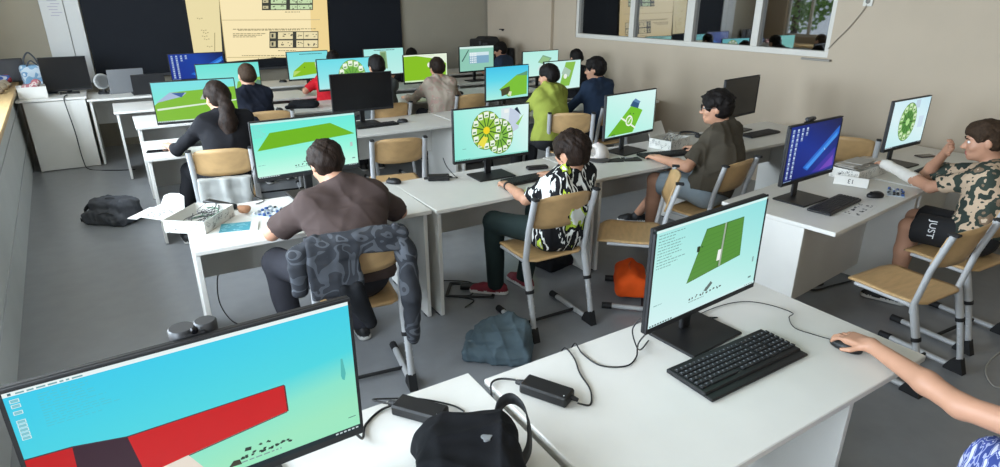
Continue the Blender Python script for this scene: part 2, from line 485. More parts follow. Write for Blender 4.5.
for i, (x, y) in enumerate(FILL_LAMPS):  # housings for the added fill lamps, unseen above the frame
    t = thing('added_ceiling_lamp', 'flat square-edged ceiling lamp added out of view to fill the classroom with light', 'ceiling lamp', (x, y, ZC - .012), 0, 'added ceiling fill lamps')
    b = MB(); b.box((0, 0, .004), (1.26, .66, .014), bev=.003); b.build('housing', FRAMEM, t)

# tree outside the far window, caught in the reflection on the inner glass
t = thing('tree', 'leafy green tree outside the far window mirrored in the inner glass', 'tree', (-3.6, 10.2, 0))
b = MB(); b.tube([(0, 0, 0), (.05, 0, 1.2), (0, .05, 2.4)], [.1, .09, .06]); b.build('trunk', mat('bark', '#4a3d30', .9), t)
rg = np.random.RandomState(3); b = MB()
for _ in range(1500):
    d = rg.normal(size=3); d /= np.linalg.norm(d); p = Vector(d * rg.uniform(.5, 1) * np.array([1.1, 1.1, 1.15]) + np.array([0, 0, 2.2]))
    u = Vector(rg.normal(size=3)).normalized() * .07; w = u.orthogonal().normalized() * .045
    b.poly([p - u, p + w, p + u, p - w])
b.build('foliage', mat('leaf_green', '#6f9440', .6, noise=.3, nscale=6), t)

# long counter along the left wall
t = thing('long_counter', 'long low white counter with pale wooden top along the left wall', 'counter', (-1.02, 9.0, 0), 2.9)
b = MB(); b.box((-.33, -4.6, .45), (.66, 10.9, .90)); b.build('front_panel', mat('counter_panel', '#b6b9b8', .5, noise=.03, nscale=3), t)
b = MB(); b.box((-.30, -4.6, .926), (.70, 10.9, .045), bev=.006); b.build('wooden_top', mat('counter_wood', '#c0a272', .5, noise=.12, nscale=4, stretch=(8, 1, 8)), t)
b = MB(); b.box((.004, -4.6, .70), (.008, 10.8, .012)); b.box((.004, -4.6, .30), (.008, 10.8, .012)); b.build('rail', mat('aluminium', '#b9bcbe', .35, metal=.5), t)

# board on the front wall, its white side wings and the projected page
BY = YF - .03
t = thing('blackboard', 'wide near-black board filling the front wall behind the projected page', 'board', (2.03, BY, 0))
b = MB(); b.box((0, 0, 1.78), (4.40, .04, 1.66)); b.build('writing_surface', mat('board_dark', '#191c22', .75, spec=.2), t)
b = MB(); b.box((0, -.03, .94), (4.42, .09, .03)); b.build('chalk_tray', mat('board_rail', '#3a3c40', .5), t)
for x0, x1, lab in ((-.345, -.185, 'narrow white whiteboard wing beside the dark board'), (-.60, -.352, 'wider white whiteboard wing nearest the blue bag, with faint writing')):
    t = thing('whiteboard_wing', lab, 'whiteboard', ((x0 + x1) / 2, BY - .01, 0))
    b = MB(); b.box((0, 0, 1.75), (x1 - x0, .03, 1.75), bev=.004); b.build('panel', mat('whiteboard_white', '#c9cac8', .4), t)
    if x0 < -.5:
        b = MB()
        for i in range(9):
            z = 2.0 - i * .035; b.box((.02 + .02 * math.sin(i * 2), -.0155, z), (.10 + .03 * math.sin(i * 3.1), .001, .010))
        b.build('handwriting', mat('marker_pale_purple', '#a9a7b6', .6), t)
t = thing('projection_screen', 'bright cream projected document page with two picture tables', 'projection screen', (1.05, BY - .045, 0))
def page():
    b = MB(); col = []
    def quad2(pts, c, lay):
        if c not in col: col.append(c)
        X = lambda p, q: -.850522 - 1.05 + .00825052 * p - .00314036 * q + 4.85491e-06 * p * q + 1.09143e-05 * p * p
        Z = lambda p, q: 1.89228 + 4.83327e-05 * p - .0109208 * q - 1.08427e-05 * p * q
        b.poly([(X(p, q), -.0006 * lay, Z(p, q)) for p, q in pts], col.index(c))
    def quad(px0, py0, px1, py1, c, lay):           # place on the sheet: x across from the sheet's edge, y down from z = 1.9
        if c not in col: col.append(c)
        y = -.0006 * lay
        X = lambda p, q: -.850522 - 1.05 + .00825052 * p - .00314036 * q + 4.85491e-06 * p * q + 1.09143e-05 * p * p
        Z = lambda p, q: 1.89228 + 4.83327e-05 * p - .0109208 * q - 1.08427e-05 * p * q
        b.poly([(X(p, q), y, Z(p, q)) for p, q in ((px0, py1), (px1, py1), (px1, py0), (px0, py0))], col.index(c))
    quad2([(194, 54), (222.5, 54), (219, 0), (217, -34), (179.5, -34), (185, 0)], '#e9dba8', 1)
    quad2([(227, 63), (284, 58.2), (330, 53), (327, 0), (325, -34), (216, -34), (219, 0)], '#f7e6b6', 1)
    quad2([(312, 55.4), (330, 53), (327, 0), (325, -34), (309, -34), (310, 0)], '#efd595', 2)
    quad2([(226, 62), (226.6, 62), (219.6, 0), (217, -34), (216, -34), (219, 0)], '#b9a774', 3)
    quad(222, 20, 320, 20.7, '#c9b98c', 3); quad(227, 58, 329, 59, '#d6c592', 3)
    rg = random.Random(4)
    def table(x0, y0, x1, y1, c):
        quad(x0, y0, x1, y1, '#3e3f38', 4)
        nx, ny = 5, 2
        cw = (x1 - x0) / 6; ch = (y1 - y0) / ny
        for j in range(ny):
            for i, (a, w) in enumerate(((1.05, 1.0), (2.05, .8), (3.3, .85), (4.2, .85), (5.05, .85))):
                quad(x0 + a * cw, y0 + j * ch + .7, x0 + (a + w) * cw, y0 + (j + 1) * ch - .7, c, 5)
                cx, cy = x0 + (a + w / 2) * cw, y0 + (j + .5) * ch
                for _ in range(4):
                    dx, dy = rg.uniform(-2.4, 2.2), rg.uniform(-2, 1.6); quad(cx + dx, cy + dy, cx + dx + rg.uniform(.5, 1.8), cy + dy + rg.uniform(.4, 1.1), '#4d4a40', 6)
            quad(x0 + .8, y0 + j * ch + 1.5, x0 + cw * .75, y0 + (j + 1) * ch - 1.5, '#c7bd96', 5)
            quad(x0 + 2, y0 + j * ch + 2.5, x0 + 4, y0 + (j + 1) * ch - 2.5, '#3e3f38', 6)
    table(262, -1, 313, 10.6, '#c6dcae'); table(269.5, 32, 318.5, 49, '#eadcae'); table(262, -26, 313, -9, '#d8dcb0')
    for (x0, x1, y) in ((233, 316, 29.2), (238, 300, 30.2), (233, 266, 33.8), (233, 262, 35.4), (233, 256, 37.0), (242, 302, 56.3), (278, 296, 51.3), (285, 300, 12.2)):
        x = x0
        while x < x1:
            w = rg.uniform(1.2, 4); quad(x, y, min(x + w, x1), y + .75, '#8d8260', 4); x += w + .7
    for (x, y) in ((197, 18), (201, 30), (203, 32.5), (202, 36), (204, 39), (207, 46.5)):
        for k in range(3): quad(x + k * 2.1, y + (k % 2) * .6, x + k * 2.1 + 1.4, y + .8 + (k % 2) * .6, '#a89a70', 4)
    quad(214.5, 33, 215.2, 52, '#9b8e66', 4)
    quad(258, 59.6, 259, 61, '#5f573f', 5); quad(271, 58.2, 276, 58.9, '#6b6247', 5)
    return b, col
b, colr = page(); b.build('projected_page', [em(c, 1.0) for c in colr], t)
b = MB(); b.box((.97, .012, 1.78), (1.90, .008, 1.22)); b.build('screen_sheet', mat('screen_back', '#2b2b2c', .8), t)
# little things on the walls
t = thing('wall_bracket', 'small dark wall bracket near the far right corner', 'bracket', (XR - .085, 9.33, 1.42))
b = MB(); b.box((0, 0, 0), (.05, .10, .016), bev=.004); b.box((.018, 0, -.012), (.012, .05, .03)); b.build('shelf', BLACKM, t)
b = MB(); b.tube([(XR - .012, 3.215, 1.87), (XR - .012, 3.25, 1.80), (XR - .012, 3.34, 1.665), (XR - .012, 3.42, 1.57), (XR - .012, 3.50, 1.47)], .005)
tag(b.build('wall_cable', mat('cable_taupe', '#94897a', .6)), 'thin taupe cable sagging from the wall socket to the inner window', 'cable')
t = thing('wall_socket', 'white wall socket high on the wall beside the inner window', 'socket', (XR - .008, 3.21, 1.90))
b = MB(); b.box((0, 0, 0), (.014, .085, .085), bev=.003); b.build('plate', FRAMEM, t)
b = MB(); b.lathe([(.022, 0), (.020, .004), (.006, .002)], (0, 0, 0), 16, 0, Matrix.Translation((-.0075, 0, 0)) @ Matrix.Rotation(R(-90), 4, 'Y')); b.build('outlet', mat('outlet_grey', '#77736c', .5), t)
t = thing('sill_ledge', 'thin grey strip under the near end of the inner window', 'ledge', (XR - .02, 3.60, 1.36))
b = MB(); b.box((0, 0, 0), (.04, .30, .02), bev=.003); b.build('strip', mat('ledge_grey', '#8d8880', .5), t)

# ------------------------------------------------------------------ desks
def desk(label, x0, y0, w, depth, rz=0, z=.74, inset=(.02, .02), front=(.03, .03), mod=(.36, .14), group='white classroom desks', lower=None, cable_hole=False):
    t = thing('desk', label, 'desk', (x0, y0, 0), rz, group)
    b = MB(); b.box((w / 2, depth / 2, z - .0125), (w, depth, .025), bev=.003)
    b.build('desktop', WHITE, t)
    for s in (0, 1):
        b = MB(); x = inset[0] + .0125 if s == 0 else w - inset[1] - .0125
        b.box((x, (front[s] + depth - .03) / 2, (z - .026) / 2 + .004), (.025, depth - .03 - front[s], z - .026 - .008), bev=.002)
        p = b.build('side_panel', WHITE, t)
        f = MB()
        for yy in (front[s] + .05, depth - .08): f.box((x, yy, .0025), (.03, .04, .005))
        f.build('foot_glide', CAPM, p)
    b = MB(); h0 = z - .026 - mod[0]
    b.box((w / 2, depth - mod[1], (h0 + z - .026) / 2), (w - inset[0] - inset[1] - .056, .018, z - .026 - h0), bev=.002)
    b.build('modesty_panel', WHITE, t)
    return t
desk('white desk under the large tilted red-bar monitor, nearest left', -.56, .80, 1.395, .74, 0)
desk('near white desk under the wireless keyboard, with bare front edge', .862, .765, 1.41, .715, 0, inset=(.02, .38), front=(.03, .03))
desk('white desk under the blue-wallpaper monitor, its bright end panel exposed', 3.165, 1.628, 1.28, .70, 6, inset=(.004, .02), front=(.17, .03), mod=(.60, .40))
desk('white desk by the right wall where the camouflage-shirt boy leans', 4.452, 1.763, 1.36, .70, 3, front=(.03, .03), mod=(.60, .40))
desk('white desk with the doodled open box, where the brown-shirt child works', .178, 3.178, 1.298, .72, -2.0, inset=(.0, .02), front=(.01, .03))
desk('white desk of the boy in the black, white and lime shirt', 1.492, 3.105, 1.29, .70, 0)
desk('white desk of the boy with glasses, with white cap on it', 2.79, 3.12, 1.415, .70, 0)
desk('white desk under the switched-off monitor by the right wall', 4.215, 3.13, 1.42, .70, .5)
desk('white desk of the child with the long ponytail', .09, 5.43, 1.40, .74, -1.0)
desk('white desk under the switched-off monitor in the middle of the room', 1.51, 5.40, 1.38, .74, -.5)
desk('white desk behind the wheel-picture monitor, third row, with blue-sky monitor', 2.91, 5.38, 1.38, .74, 0)
desk('white desk of the navy-shirt boy near the right wall', 4.31, 5.38, 1.38, .74, 0)
desk('white desk of the dark-shirt boy with cropped hair', .10, 6.84, 1.40, .72, 0, z=.75)
desk('white desk with the black bag lying on it', 1.52, 6.84, 1.38, .72, 0, z=.75)
desk('white desk of the beige-shirt boy', 2.92, 6.84, 1.38, .72, 0, z=.75)
desk('white desk in fourth row against the right wall', 4.32, 6.84, 1.38, .72, 0, z=.75)
desk('white desk just in front of the fan, fifth row end', -.06, 7.80, 1.42, .70, 0, z=.77)
desk('white desk of the red-shirt child', 1.38, 7.80, 1.38, .70, 0, z=.77)
desk('white desk under the pale monitor with a green tower picture', 2.78, 7.80, 1.38, .70, 0, z=.77)
desk('white desk under the spreadsheet-like monitor near the far corner', 4.18, 7.80, 1.38, .70, 0, z=.77)
desk('white desk below the board with laptops and the grey fan', -.31, 8.74, 1.42, .72, 0, z=.80)
desk('white desk below the projected page with a mouse', 1.13, 8.74, 1.38, .72, 0, z=.80)
desk('white desk at the foot of the board, behind the dark-haired heads', 2.53, 8.74, 1.38, .72, 0, z=.80)
desk('white desk in the far corner with printer and speakers', 3.93, 8.74, 1.95, .72, 0, z=.80)
t = thing('teacher_desk', 'solid-fronted white desk with dark monitor beside the left counter', 'desk', (-.955, 8.74, 0))
b = MB(); b.box((.31, .36, .828), (.68, .72, .024), bev=.003); b.build('desktop', WHITE, t)
b = MB(); b.box((.33, .03, .41), (.60, .02, .80), bev=.002); b.build('front_panel', WHITE, t)
for x in (.04, .62):
    b = MB(); b.box((x, .37, .408), (.024, .66, .812)); b.build('side_panel', WHITE, t)

# ------------------------------------------------------------------ screens
class Scr:
    def __init__(s, w, h, z0, bg):
        s.b = MB(); s.mats = [bg]; s.w, s.h, s.z0 = w, h, z0; s.lay = 0
        s.rect(0, 0, 1, 1, None)
    def P(s, u, v): return ((u - .5) * s.w, -.0112 - .00012 * s.lay, s.z0 + v * s.h)
    def mi(s, c):
        if c is None: return 0
        m = em(c)
        if m not in s.mats: s.mats.append(m)
        return s.mats.index(m)
    def poly(s, pts, c):
        s.b.poly([s.P(*p) for p in pts], s.mi(c)); s.lay += 1
    def rect(s, u0, v0, u1, v1, c): s.poly([(u0, v0), (u1, v0), (u1, v1), (u0, v1)], c)
    def disc(s, u, v, r, c, n=28, sq=1.0, ang=0.0):
        a = s.w / s.h
        s.poly([(u + r * math.cos(2 * math.pi * k / n), v + sq * r * a * math.sin(2 * math.pi * k / n)) for k in range(n)], c)
    def many(s, quads, c):                         # a batch on one layer
        m = s.mi(c)
        for q in quads: s.b.poly([s.P(*p) for p in q], m)
        s.lay += 1
    def bars(s, u0, v0, n, c, lo=.05, hi=.2, dv=.022, th=.009, seed=1):
        rg = random.Random(seed); q = []
        for i in range(n):
            x = u0; e = u0 + rg.uniform(lo, hi); v = v0 - i * dv
            while x < e:
                w = rg.uniform(.008, .03); q.append([(x, v), (min(x + w, e), v), (min(x + w, e), v + th), (x, v + th)]); x += w + .006
        s.many(q, c)
    def taskbar(s, c='#1d2830', icons='#d8e6ea', n=9, full=False):
        s.rect(0, 0, 1, .028, c)
        s.many([[(.01 + i * .022, .006), (.023 + i * .022, .006), (.023 + i * .022, .022), (.01 + i * .022, .022)] for i in range(n)], icons)
        s.many([[(.90 + i * .018, .010), (.91 + i * .018, .010), (.91 + i * .018, .018), (.90 + i * .018, .018)] for i in range(5)], icons)
    def toolbar(s, u0=.36, v0=.085, n=8, du=.034, c='#35423f'):
        rg = random.Random(7); q = []
        for i in range(n):
            u = u0 + i * du
            for _ in range(3):
                a, bb = u + rg.uniform(-.008, .008), v0 + rg.uniform(-.012, .014); q.append([(a, bb), (a + .009, bb), (a + .012, bb + .012), (a + .002, bb + .014)])
        for i in range(5):
            a, bb = u0 + n * du * .45 + rg.uniform(-.02, .02), v0 + .04 + rg.uniform(0, .02); q.append([(a, bb), (a + .01, bb), (a + .008, bb + .016)])
        s.many(q, c)
        s.bars(u0, v0 - .035, 1, '#7d9a98', .12, .2, seed=3)

AQUA = lambda: em_grad('aqua_sky', [(0.0, '#cbfae8'), (.35, '#9df5dc'), (.7, '#78efd6'), (1.0, '#6be8dc')])
PALE = lambda: em_grad('pale_aqua', [(0.0, '#8de8d8'), (.55, '#b4f0e6'), (1.0, '#dff6f4')], (.75, .25))
def s_plane(s):
    s.poly([(.03, .50), (.16, .80), (.745, .86), (.985, .61)], '#6fb51c')
    s.rect(0, .965, 1, 1, '#bfeee8'); s.bars(.01, .93, 10, '#8fd6cf', .05, .12, seed=2); s.bars(.02, .23, 1, '#7fbcb4', .06, .07, seed=5)
    s.rect(.93, .37, .955, .45, '#b9c9c4'); s.rect(.94, .13, .97, .15, '#6b8b88')
    s.toolbar(.36, .15, 6); s.taskbar('#2a3a3e')
def wheel(s, u, v, r, cmid, n, dark='#2d5a2a', mid='#5c9e3a', light='#8cc45a', start=0, sq='#eef6ea', frac=1.0, tall=1.15):
    s.disc(u, v, r, dark, sq=tall); s.disc(u, v, r * .97, light, sq=tall); s.disc(u, v, r * .60, mid, sq=tall)
    a = s.w / s.h * tall; q = []
    for k in range(int(n * frac)):
        th = start + 2 * math.pi * k / n
        x, y = u + r * .80 * math.cos(th), v + r * .80 * a * math.sin(th); d = r * .15
        c, sn = math.cos(.2), math.sin(.2)
        q.append([(x - d, y - d * a), (x + d, y - d * a * .9), (x + d, y + d * a), (x - d, y + d * a * .9)])
    s.many(q, sq)
    s.many([[(p[0][0] + r * .05, p[0][1] + r * .1), (p[1][0] - r * .05, p[1][1] + r * .1), (p[1][0] - r * .05, p[1][1] + r * .26), (p[0][0] + r * .05, p[0][1] + r * .26)] for p in q], '#5b8f4e')
    q = []
    for k in range(n):
        th = start + 2 * math.pi * (k + .5) / n
        c, sn = math.cos(th), math.sin(th); w = .006
        q.append([(u + r * .2 * c - w * sn, v + a * (r * .2 * sn + w * c)), (u + r * .2 * c + w * sn, v + a * (r * .2 * sn - w * c)), (u + r * .94 * c + w * sn, v + a * (r * .94 * sn - w * c)), (u + r * .94 * c - w * sn, v + a * (r * .94 * sn + w * c))])
    s.many(q, dark)
    s.disc(u, v, r * .22, cmid, 18)
def s_wheel(s):
    s.rect(.62, .30, .78, .96, '#dbe9ee'); s.poly([(.70, .40), (.86, .52), (.88, .86), (.74, .95)], '#c3cfe2'); s.poly([(.80, .92), (.90, .78), (.84, .96)], '#243247')
    s.poly([(.82, .62), (.93, .80), (.86, .58)], '#8fc65a')
    wheel(s, .60, .40, .185, '#8cc45a', 12, light='#9ccb5c', mid='#7fb845')
    wheel(s, .42, .55, .20, '#f0d424', 12, light='#a5cf52', mid='#8fbf3c')
    s.poly([(.30, .30), (.38, .44), (.44, .40), (.38, .20)], '#e9dd4a'); s.rect(.66, .86, .72, .93, '#eef3f0'); s.rect(.10, .22, .15, .235, '#7ec0b4')
    s.taskbar('#8ad7c9', '#2d4748')
def s_pitch(s):
    s.poly([(.05, .03), (.50, .70), (.74, .54), (.56, .03)], '#74c02e'); s.poly([(.05, .03), (.28, .37), (.60, .18), (.54, .03)], '#69b326')
    s.poly([(.47, .69), (.52, .80), (.66, .71), (.64, .60)], '#2f557e'); s.poly([(.52, .80), (.57, .85), (.68, .76), (.66, .71)], '#5c83ad')
    s.poly([(.29, .42), (.31, .45), (.62, .14), (.60, .11)], '#e8f2e4')
    s.disc(.47, .33, .072, '#eef5ec'); s.disc(.47, .33, .052, '#86c64a'); s.poly([(.44, .30), (.50, .41), (.505, .38), (.45, .27)], '#eef5ec')
    s.rect(.47, .49, .49, .52, '#3c5a34'); s.rect(.54, .47, .56, .50, '#3c5a34'); s.rect(.13, .035, .2, .06, '#3f6b2c'); s.taskbar('#bfeee6', '#5d7d80')
def s_plate(s):
    s.poly([(.30, .33), (.43, .86), (.785, .86), (.80, .42)], '#43742f'); s.poly([(.305, .34), (.435, .85), (.60, .85), (.575, .39)], '#56913b'); s.poly([(.60, .385), (.63, .85), (.78, .85), (.795, .43)], '#56913b')
    q = []
    for i in range(9):
        t0 = .05 + i * .1
        q.append([(.305 + .13 * t0, .34 + .51 * t0), (.795 - .015 * t0, .43 + .42 * t0), (.795 - .015 * t0, .436 + .42 * t0), (.305 + .13 * t0, .346 + .51 * t0)])
    s.many(q, '#4d8536')
    s.poly([(.585, .39), (.60, .86), (.615, .86), (.605, .39)], '#9fae9c'); s.poly([(.56, .46), (.565, .58), (.595, .58), (.592, .46)], '#eef3ee')
    s.rect(.36, .64, .385, .70, '#27331f'); s.rect(.40, .675, .41, .69, '#27331f')
    s.rect(0, .975, 1, 1, '#d9f3f1'); s.bars(.02, .94, 12, '#7aa9a7', .10, .24, dv=.030, seed=6)
    s.bars(.03, .22, 1, '#7fa9a5', .06, .07, seed=2); s.toolbar(.34, .135, 10, .032); s.poly([(.47, .17), (.53, .25), (.55, .22), (.50, .15)], '#5d6b68')
    s.rect(.94, .28, .955, .34, '#86a7a6'); s.rect(.925, .09, .955, .11, '#5d8180'); s.taskbar('#cfeeee', '#37474d')
def s_redbar(s):
    s.rect(0, .975, 1, 1, '#e9f4f4'); s.rect(.012, .980, .02, .994, '#4a6f7a'); s.bars(.03, .981, 1, '#7aa6ad', .15, .2, seed=3)
    s.poly([(.0, .05), (.0, .585), (.115, .574), (.10, .05)], '#c0161b'); s.poly([(.10, .05), (.115, .574), (.255, .527), (.29, .10)], '#3a2230')
    s.poly([(.255, .527), (.739, .535), (.738, .337), (.405, .269), (.29, .24), (.275, .26)], '#c9161b')
    s.poly([(.0, .585), (.115, .574), (.255, .527), (.739, .535), (.739, .541), (.253, .535), (.115, .582), (.0, .593)], '#3f3a44')
    s.poly([(.739, .541), (.744, .53), (.743, .335), (.738, .337)], '#5b2020'); s.poly([(.405, .269), (.738, .337), (.738, .330), (.408, .262)], '#3f3a44')
    s.poly([(.28, .24), (.405, .269), (.47, .05), (.29, .05)], '#e6dccf')
    s.bars(.075, .945, 13, '#55c3d6', .10, .20, dv=.0165, th=.0045, seed=8)
    for i, v in enumerate((.935, .905, .865, .81, .785, .76, .735, .71)):
        s.rect(.012, v, .034, v + .022, '#d8eef0'); s.rect(.014, v + .003, .032, v + .019, '#7fc4d0')
    s.poly([(.945, .47), (.950, .60), (.957, .60), (.964, .48), (.957, .43), (.949, .44)], '#55b8b4'); s.toolbar(.56, .11, 9, .02, '#2d3a35')
    s.poly([(.515, .075), (.535, .115), (.555, .11), (.56, .07)], '#3c3a2c'); s.poly([(.575, .155), (.58, .18), (.60, .175), (.597, .15)], '#2d3a35')
    s.rect(.955, .115, .985, .121, '#4b7c6c')
    s.rect(0, 0, 1, .036, '#10222a'); s.many([[(.90 + i * .016, .012), (.91 + i * .016, .012), (.91 + i * .016, .024), (.90 + i * .016, .024)] for i in range(6)], '#c9d6da')
def s_desktop(s):
    s.poly([(.35, .20), (.98, .86), (.99, .70), (.45, .12)], '#1f66c9'); s.poly([(.40, .19), (.95, .75), (.96, .66), (.46, .15)], '#3f8fe6'); s.poly([(.55, .06), (.97, .45), (.99, .10), (.8, .03)], '#3a2f9c'); s.poly([(.7, .06), (.95, .30), (.97, .10)], '#6b3fb4')
    q = []; q2 = []
    rg = random.Random(2)
    for i in range(4):
        for j in range(11):
            if i > 1 and j > (2 if i == 2 else 1): continue
            u, v = .04 + i * .085, .93 - j * .083
            q.append([(u, v - .022), (u + .032, v - .022), (u + .032, v + .018), (u, v + .018)]); q2.append([(u - .005, v - .042), (u + .037, v - .042), (u + .037, v - .034), (u - .005, v - .034)])
    s.many(q, '#b8cfe8'); s.many([[(p[0][0] + .01, p[0][1] + .01), (p[1][0] - .008, p[0][1] + .012), (p[1][0] - .012, p[2][1] - .015), (p[0][0] + .012, p[2][1] - .01)] for p in q[::2]], '#4a6fa0'); s.many([[(p[0][0] + .008, p[0][1] + .01), (p[1][0] - .012, p[0][1] + .02), (p[1][0] - .012, p[2][1] - .008), (p[0][0] + .008, p[2][1] - .012)] for p in q[1::2]], '#e8e4d0'); s.many(q2, '#c6d6ea')
    s.poly([(.72, .50), (.74, .47), (.735, .45), (.75, .44)], '#ffffff'); s.taskbar('#0f1c3a', '#9fb6d8', 7)
def s_rosette(s):
    s.rect(.78, .35, .92, .60, '#c7dcec'); s.rect(.60, .80, .72, .97, '#b9cfe0')
    wheel(s, .47, .52, .23, '#a9d98a', 10, '#24491f', '#4d8a3c', '#8abf6a', .3, '#cfe6bd'); s.taskbar('#20303a')
def s_field(s):
    s.poly([(0, .0), (0, .44), (.20, .74), (1, .80), (1, 0)], '#82bd38'); s.poly([(.02, .35), (1, .46), (1, .43), (.02, .30)], '#dfeeda')
    s.poly([(.02, .50), (.20, .74), (.40, .71), (.34, .62)], '#a9bcd8'); s.poly([(.22, .72), (.38, .72), (.33, .60)], '#3f5f9e'); s.poly([(.55, .52), (.62, .74), (.70, .72), (.66, .50)], '#b9c7bd'); s.taskbar('#d9eee6', '#444466')
def s_tower(s):
    s.poly([(.36, .22), (.40, .90), (.56, .90), (.58, .22)], '#8fae86'); s.poly([(.40, .30), (.43, .84), (.53, .84), (.54, .30)], '#6f9466')
    s.bars(.25, .93, 1, '#4d6468', .5, .6, th=.03, seed=4); s.taskbar('#bfe0e0', '#444466')
def s_whitepost(s):
    s.poly([(.08, .08), (.12, .30), (.40, .62), (.98, .58), (.98, .20)], '#86bf24'); s.poly([(.70, .10), (.66, .58), (.76, .60), (.80, .14)], '#dfeedd'); s.poly([(.10, .10), (.12, .30), (.30, .30)], '#b6d66a')
    s.bars(.30, .90, 1, '#3b6f72', .5, .6, th=.03, seed=5); s.rect(.38, .40, .40, .44, '#333333')
def s_ring(s):
    wheel(s, .62, .36, .26, '#9ccf60', 12, '#3f7a35', '#74b24a', '#a3d673', .1); s.taskbar('#cfeee6', '#444466')
def s_slab(s):
    s.poly([(.0, .06), (.0, .95), (.70, .97), (.98, .62), (.96, .05)], '#86bf24'); s.poly([(.28, .96), (.98, .74), (.98, .96)], '#e6f0dc'); s.disc(.58, .60, .05, '#eef2e6'); s.taskbar('#cfe8c6', '#3a5a2a', 6)
def s_sheet(s):
    s.rect(0, .0, 1, 1, '#8fc7b4'); s.rect(.28, .30, .86, .76, '#7fa9c4'); s.rect(.28, .62, .86, .76, '#cfe4ea'); s.poly([(.05, .42), (.25, .88), (.27, .86), (.08, .40)], '#3d5a55')
    s.many([[(.30 + i * .05, .32 + j * .09), (.335 + i * .05, .32 + j * .09), (.335 + i * .05, .38 + j * .09), (.30 + i * .05, .38 + j * .09)] for i in range(4) for j in range(5)], '#e8f2f2'); s.rect(0, .92, 1, 1, '#d3ece6')
def s_cliff(s):
    s.poly([(.30, .30), (.72, .72), (.97, .80), (.97, .08), (.52, .05)], '#7cc03a'); s.poly([(.36, .08), (.34, .30), (.55, .38), (.56, .16)], '#4a4a34'); s.poly([(.70, .70), (.98, .82), (.98, .68)], '#5f9a78'); s.poly([(.50, .10), (.54, .22), (.60, .20), (.58, .06)], '#d9e2c4')
def s_tile(s):
    s.poly([(.42, .55), (.56, .84), (.82, .70), (.68, .42)], '#7fa98a'); s.poly([(.45, .55), (.56, .78), (.76, .68), (.66, .46)], '#94bf8a'); s.poly([(.40, .20), (.50, .50), (.64, .36)], '#d3e6e0')
def s_wide(s):
    s.poly([(.42, .10), (.58, .95), (.86, .95), (.70, .10)], '#86bd4a'); s.poly([(.47, .55), (.55, .80), (.74, .64), (.68, .42)], '#a8c4b0'); s.disc(.58, .45, .05, '#e8f0e6'); s.taskbar('#d3efe8', '#444466', 5)
def s_coast(s):
    s.poly([(.55, .0), (.62, .45), (1, .56), (1, 0)], '#86bd4a'); s.poly([(.70, .0), (.95, .48), (1, .44), (1, .2)], '#5e7f74'); s.poly([(.0, .0), (.0, .2), (.5, .14), (.6, .0)], '#e4f2ec')

def monitor(label, cx, cy, zd, w, yaw, content=None, bg=None, h=.372, zoff=.13, base=(.29, .21), group='flat computer monitors', basey=0.01):
    t = thing('monitor', label, 'monitor', (cx, cy, zd), yaw, group)
    z0 = zoff
    b = MB(); b.box((0, .004, z0 + h / 2), (w, .018, h), bev=.004); b.box((0, .022, z0 + h * .42), (w * .72, .03, h * .55), bev=.012)
    b.build('casing', BLACKP, t)
    b = MB(); yb = -.0085
    b.box((0, yb, z0 + .011), (w, .009, .022), bev=.002); b.box((0, yb, z0 + h - .004), (w, .009, .008), bev=.002)
    for s in (-1, 1): b.box((s * (w / 2 - .004), yb, z0 + h / 2), (.008, .009, h - .032))
    b.build('bezel', BLACKM, t)
    sw, sh = w - .016, h - .030
    if content:
        s = Scr(sw, sh, z0 + .022, bg or PALE()); content(s); s.b.build('screen', s.mats, t)
    else:
        b = MB(); b.box((0, -.0075, z0 + .022 + sh / 2), (sw, .004, sh)); b.build('screen', mat('dark_display', '#101114', .22), t)
    b = MB(); b.box((0, .062, z0 * .5 + .06), (.05, .018, z0 + .10), bev=.004); b.box((0, .05, z0 + .10), (.07, .045, .07), bev=.008)
    b.build('stand_neck', BLACKP, t)
    b = MB(); b.box((0, basey, .006), (base[0], base[1], .011), bev=.003); b.build('stand_base', BLACKP, t)
    return t
def g2(n, *a): return em_grad(n, *a)
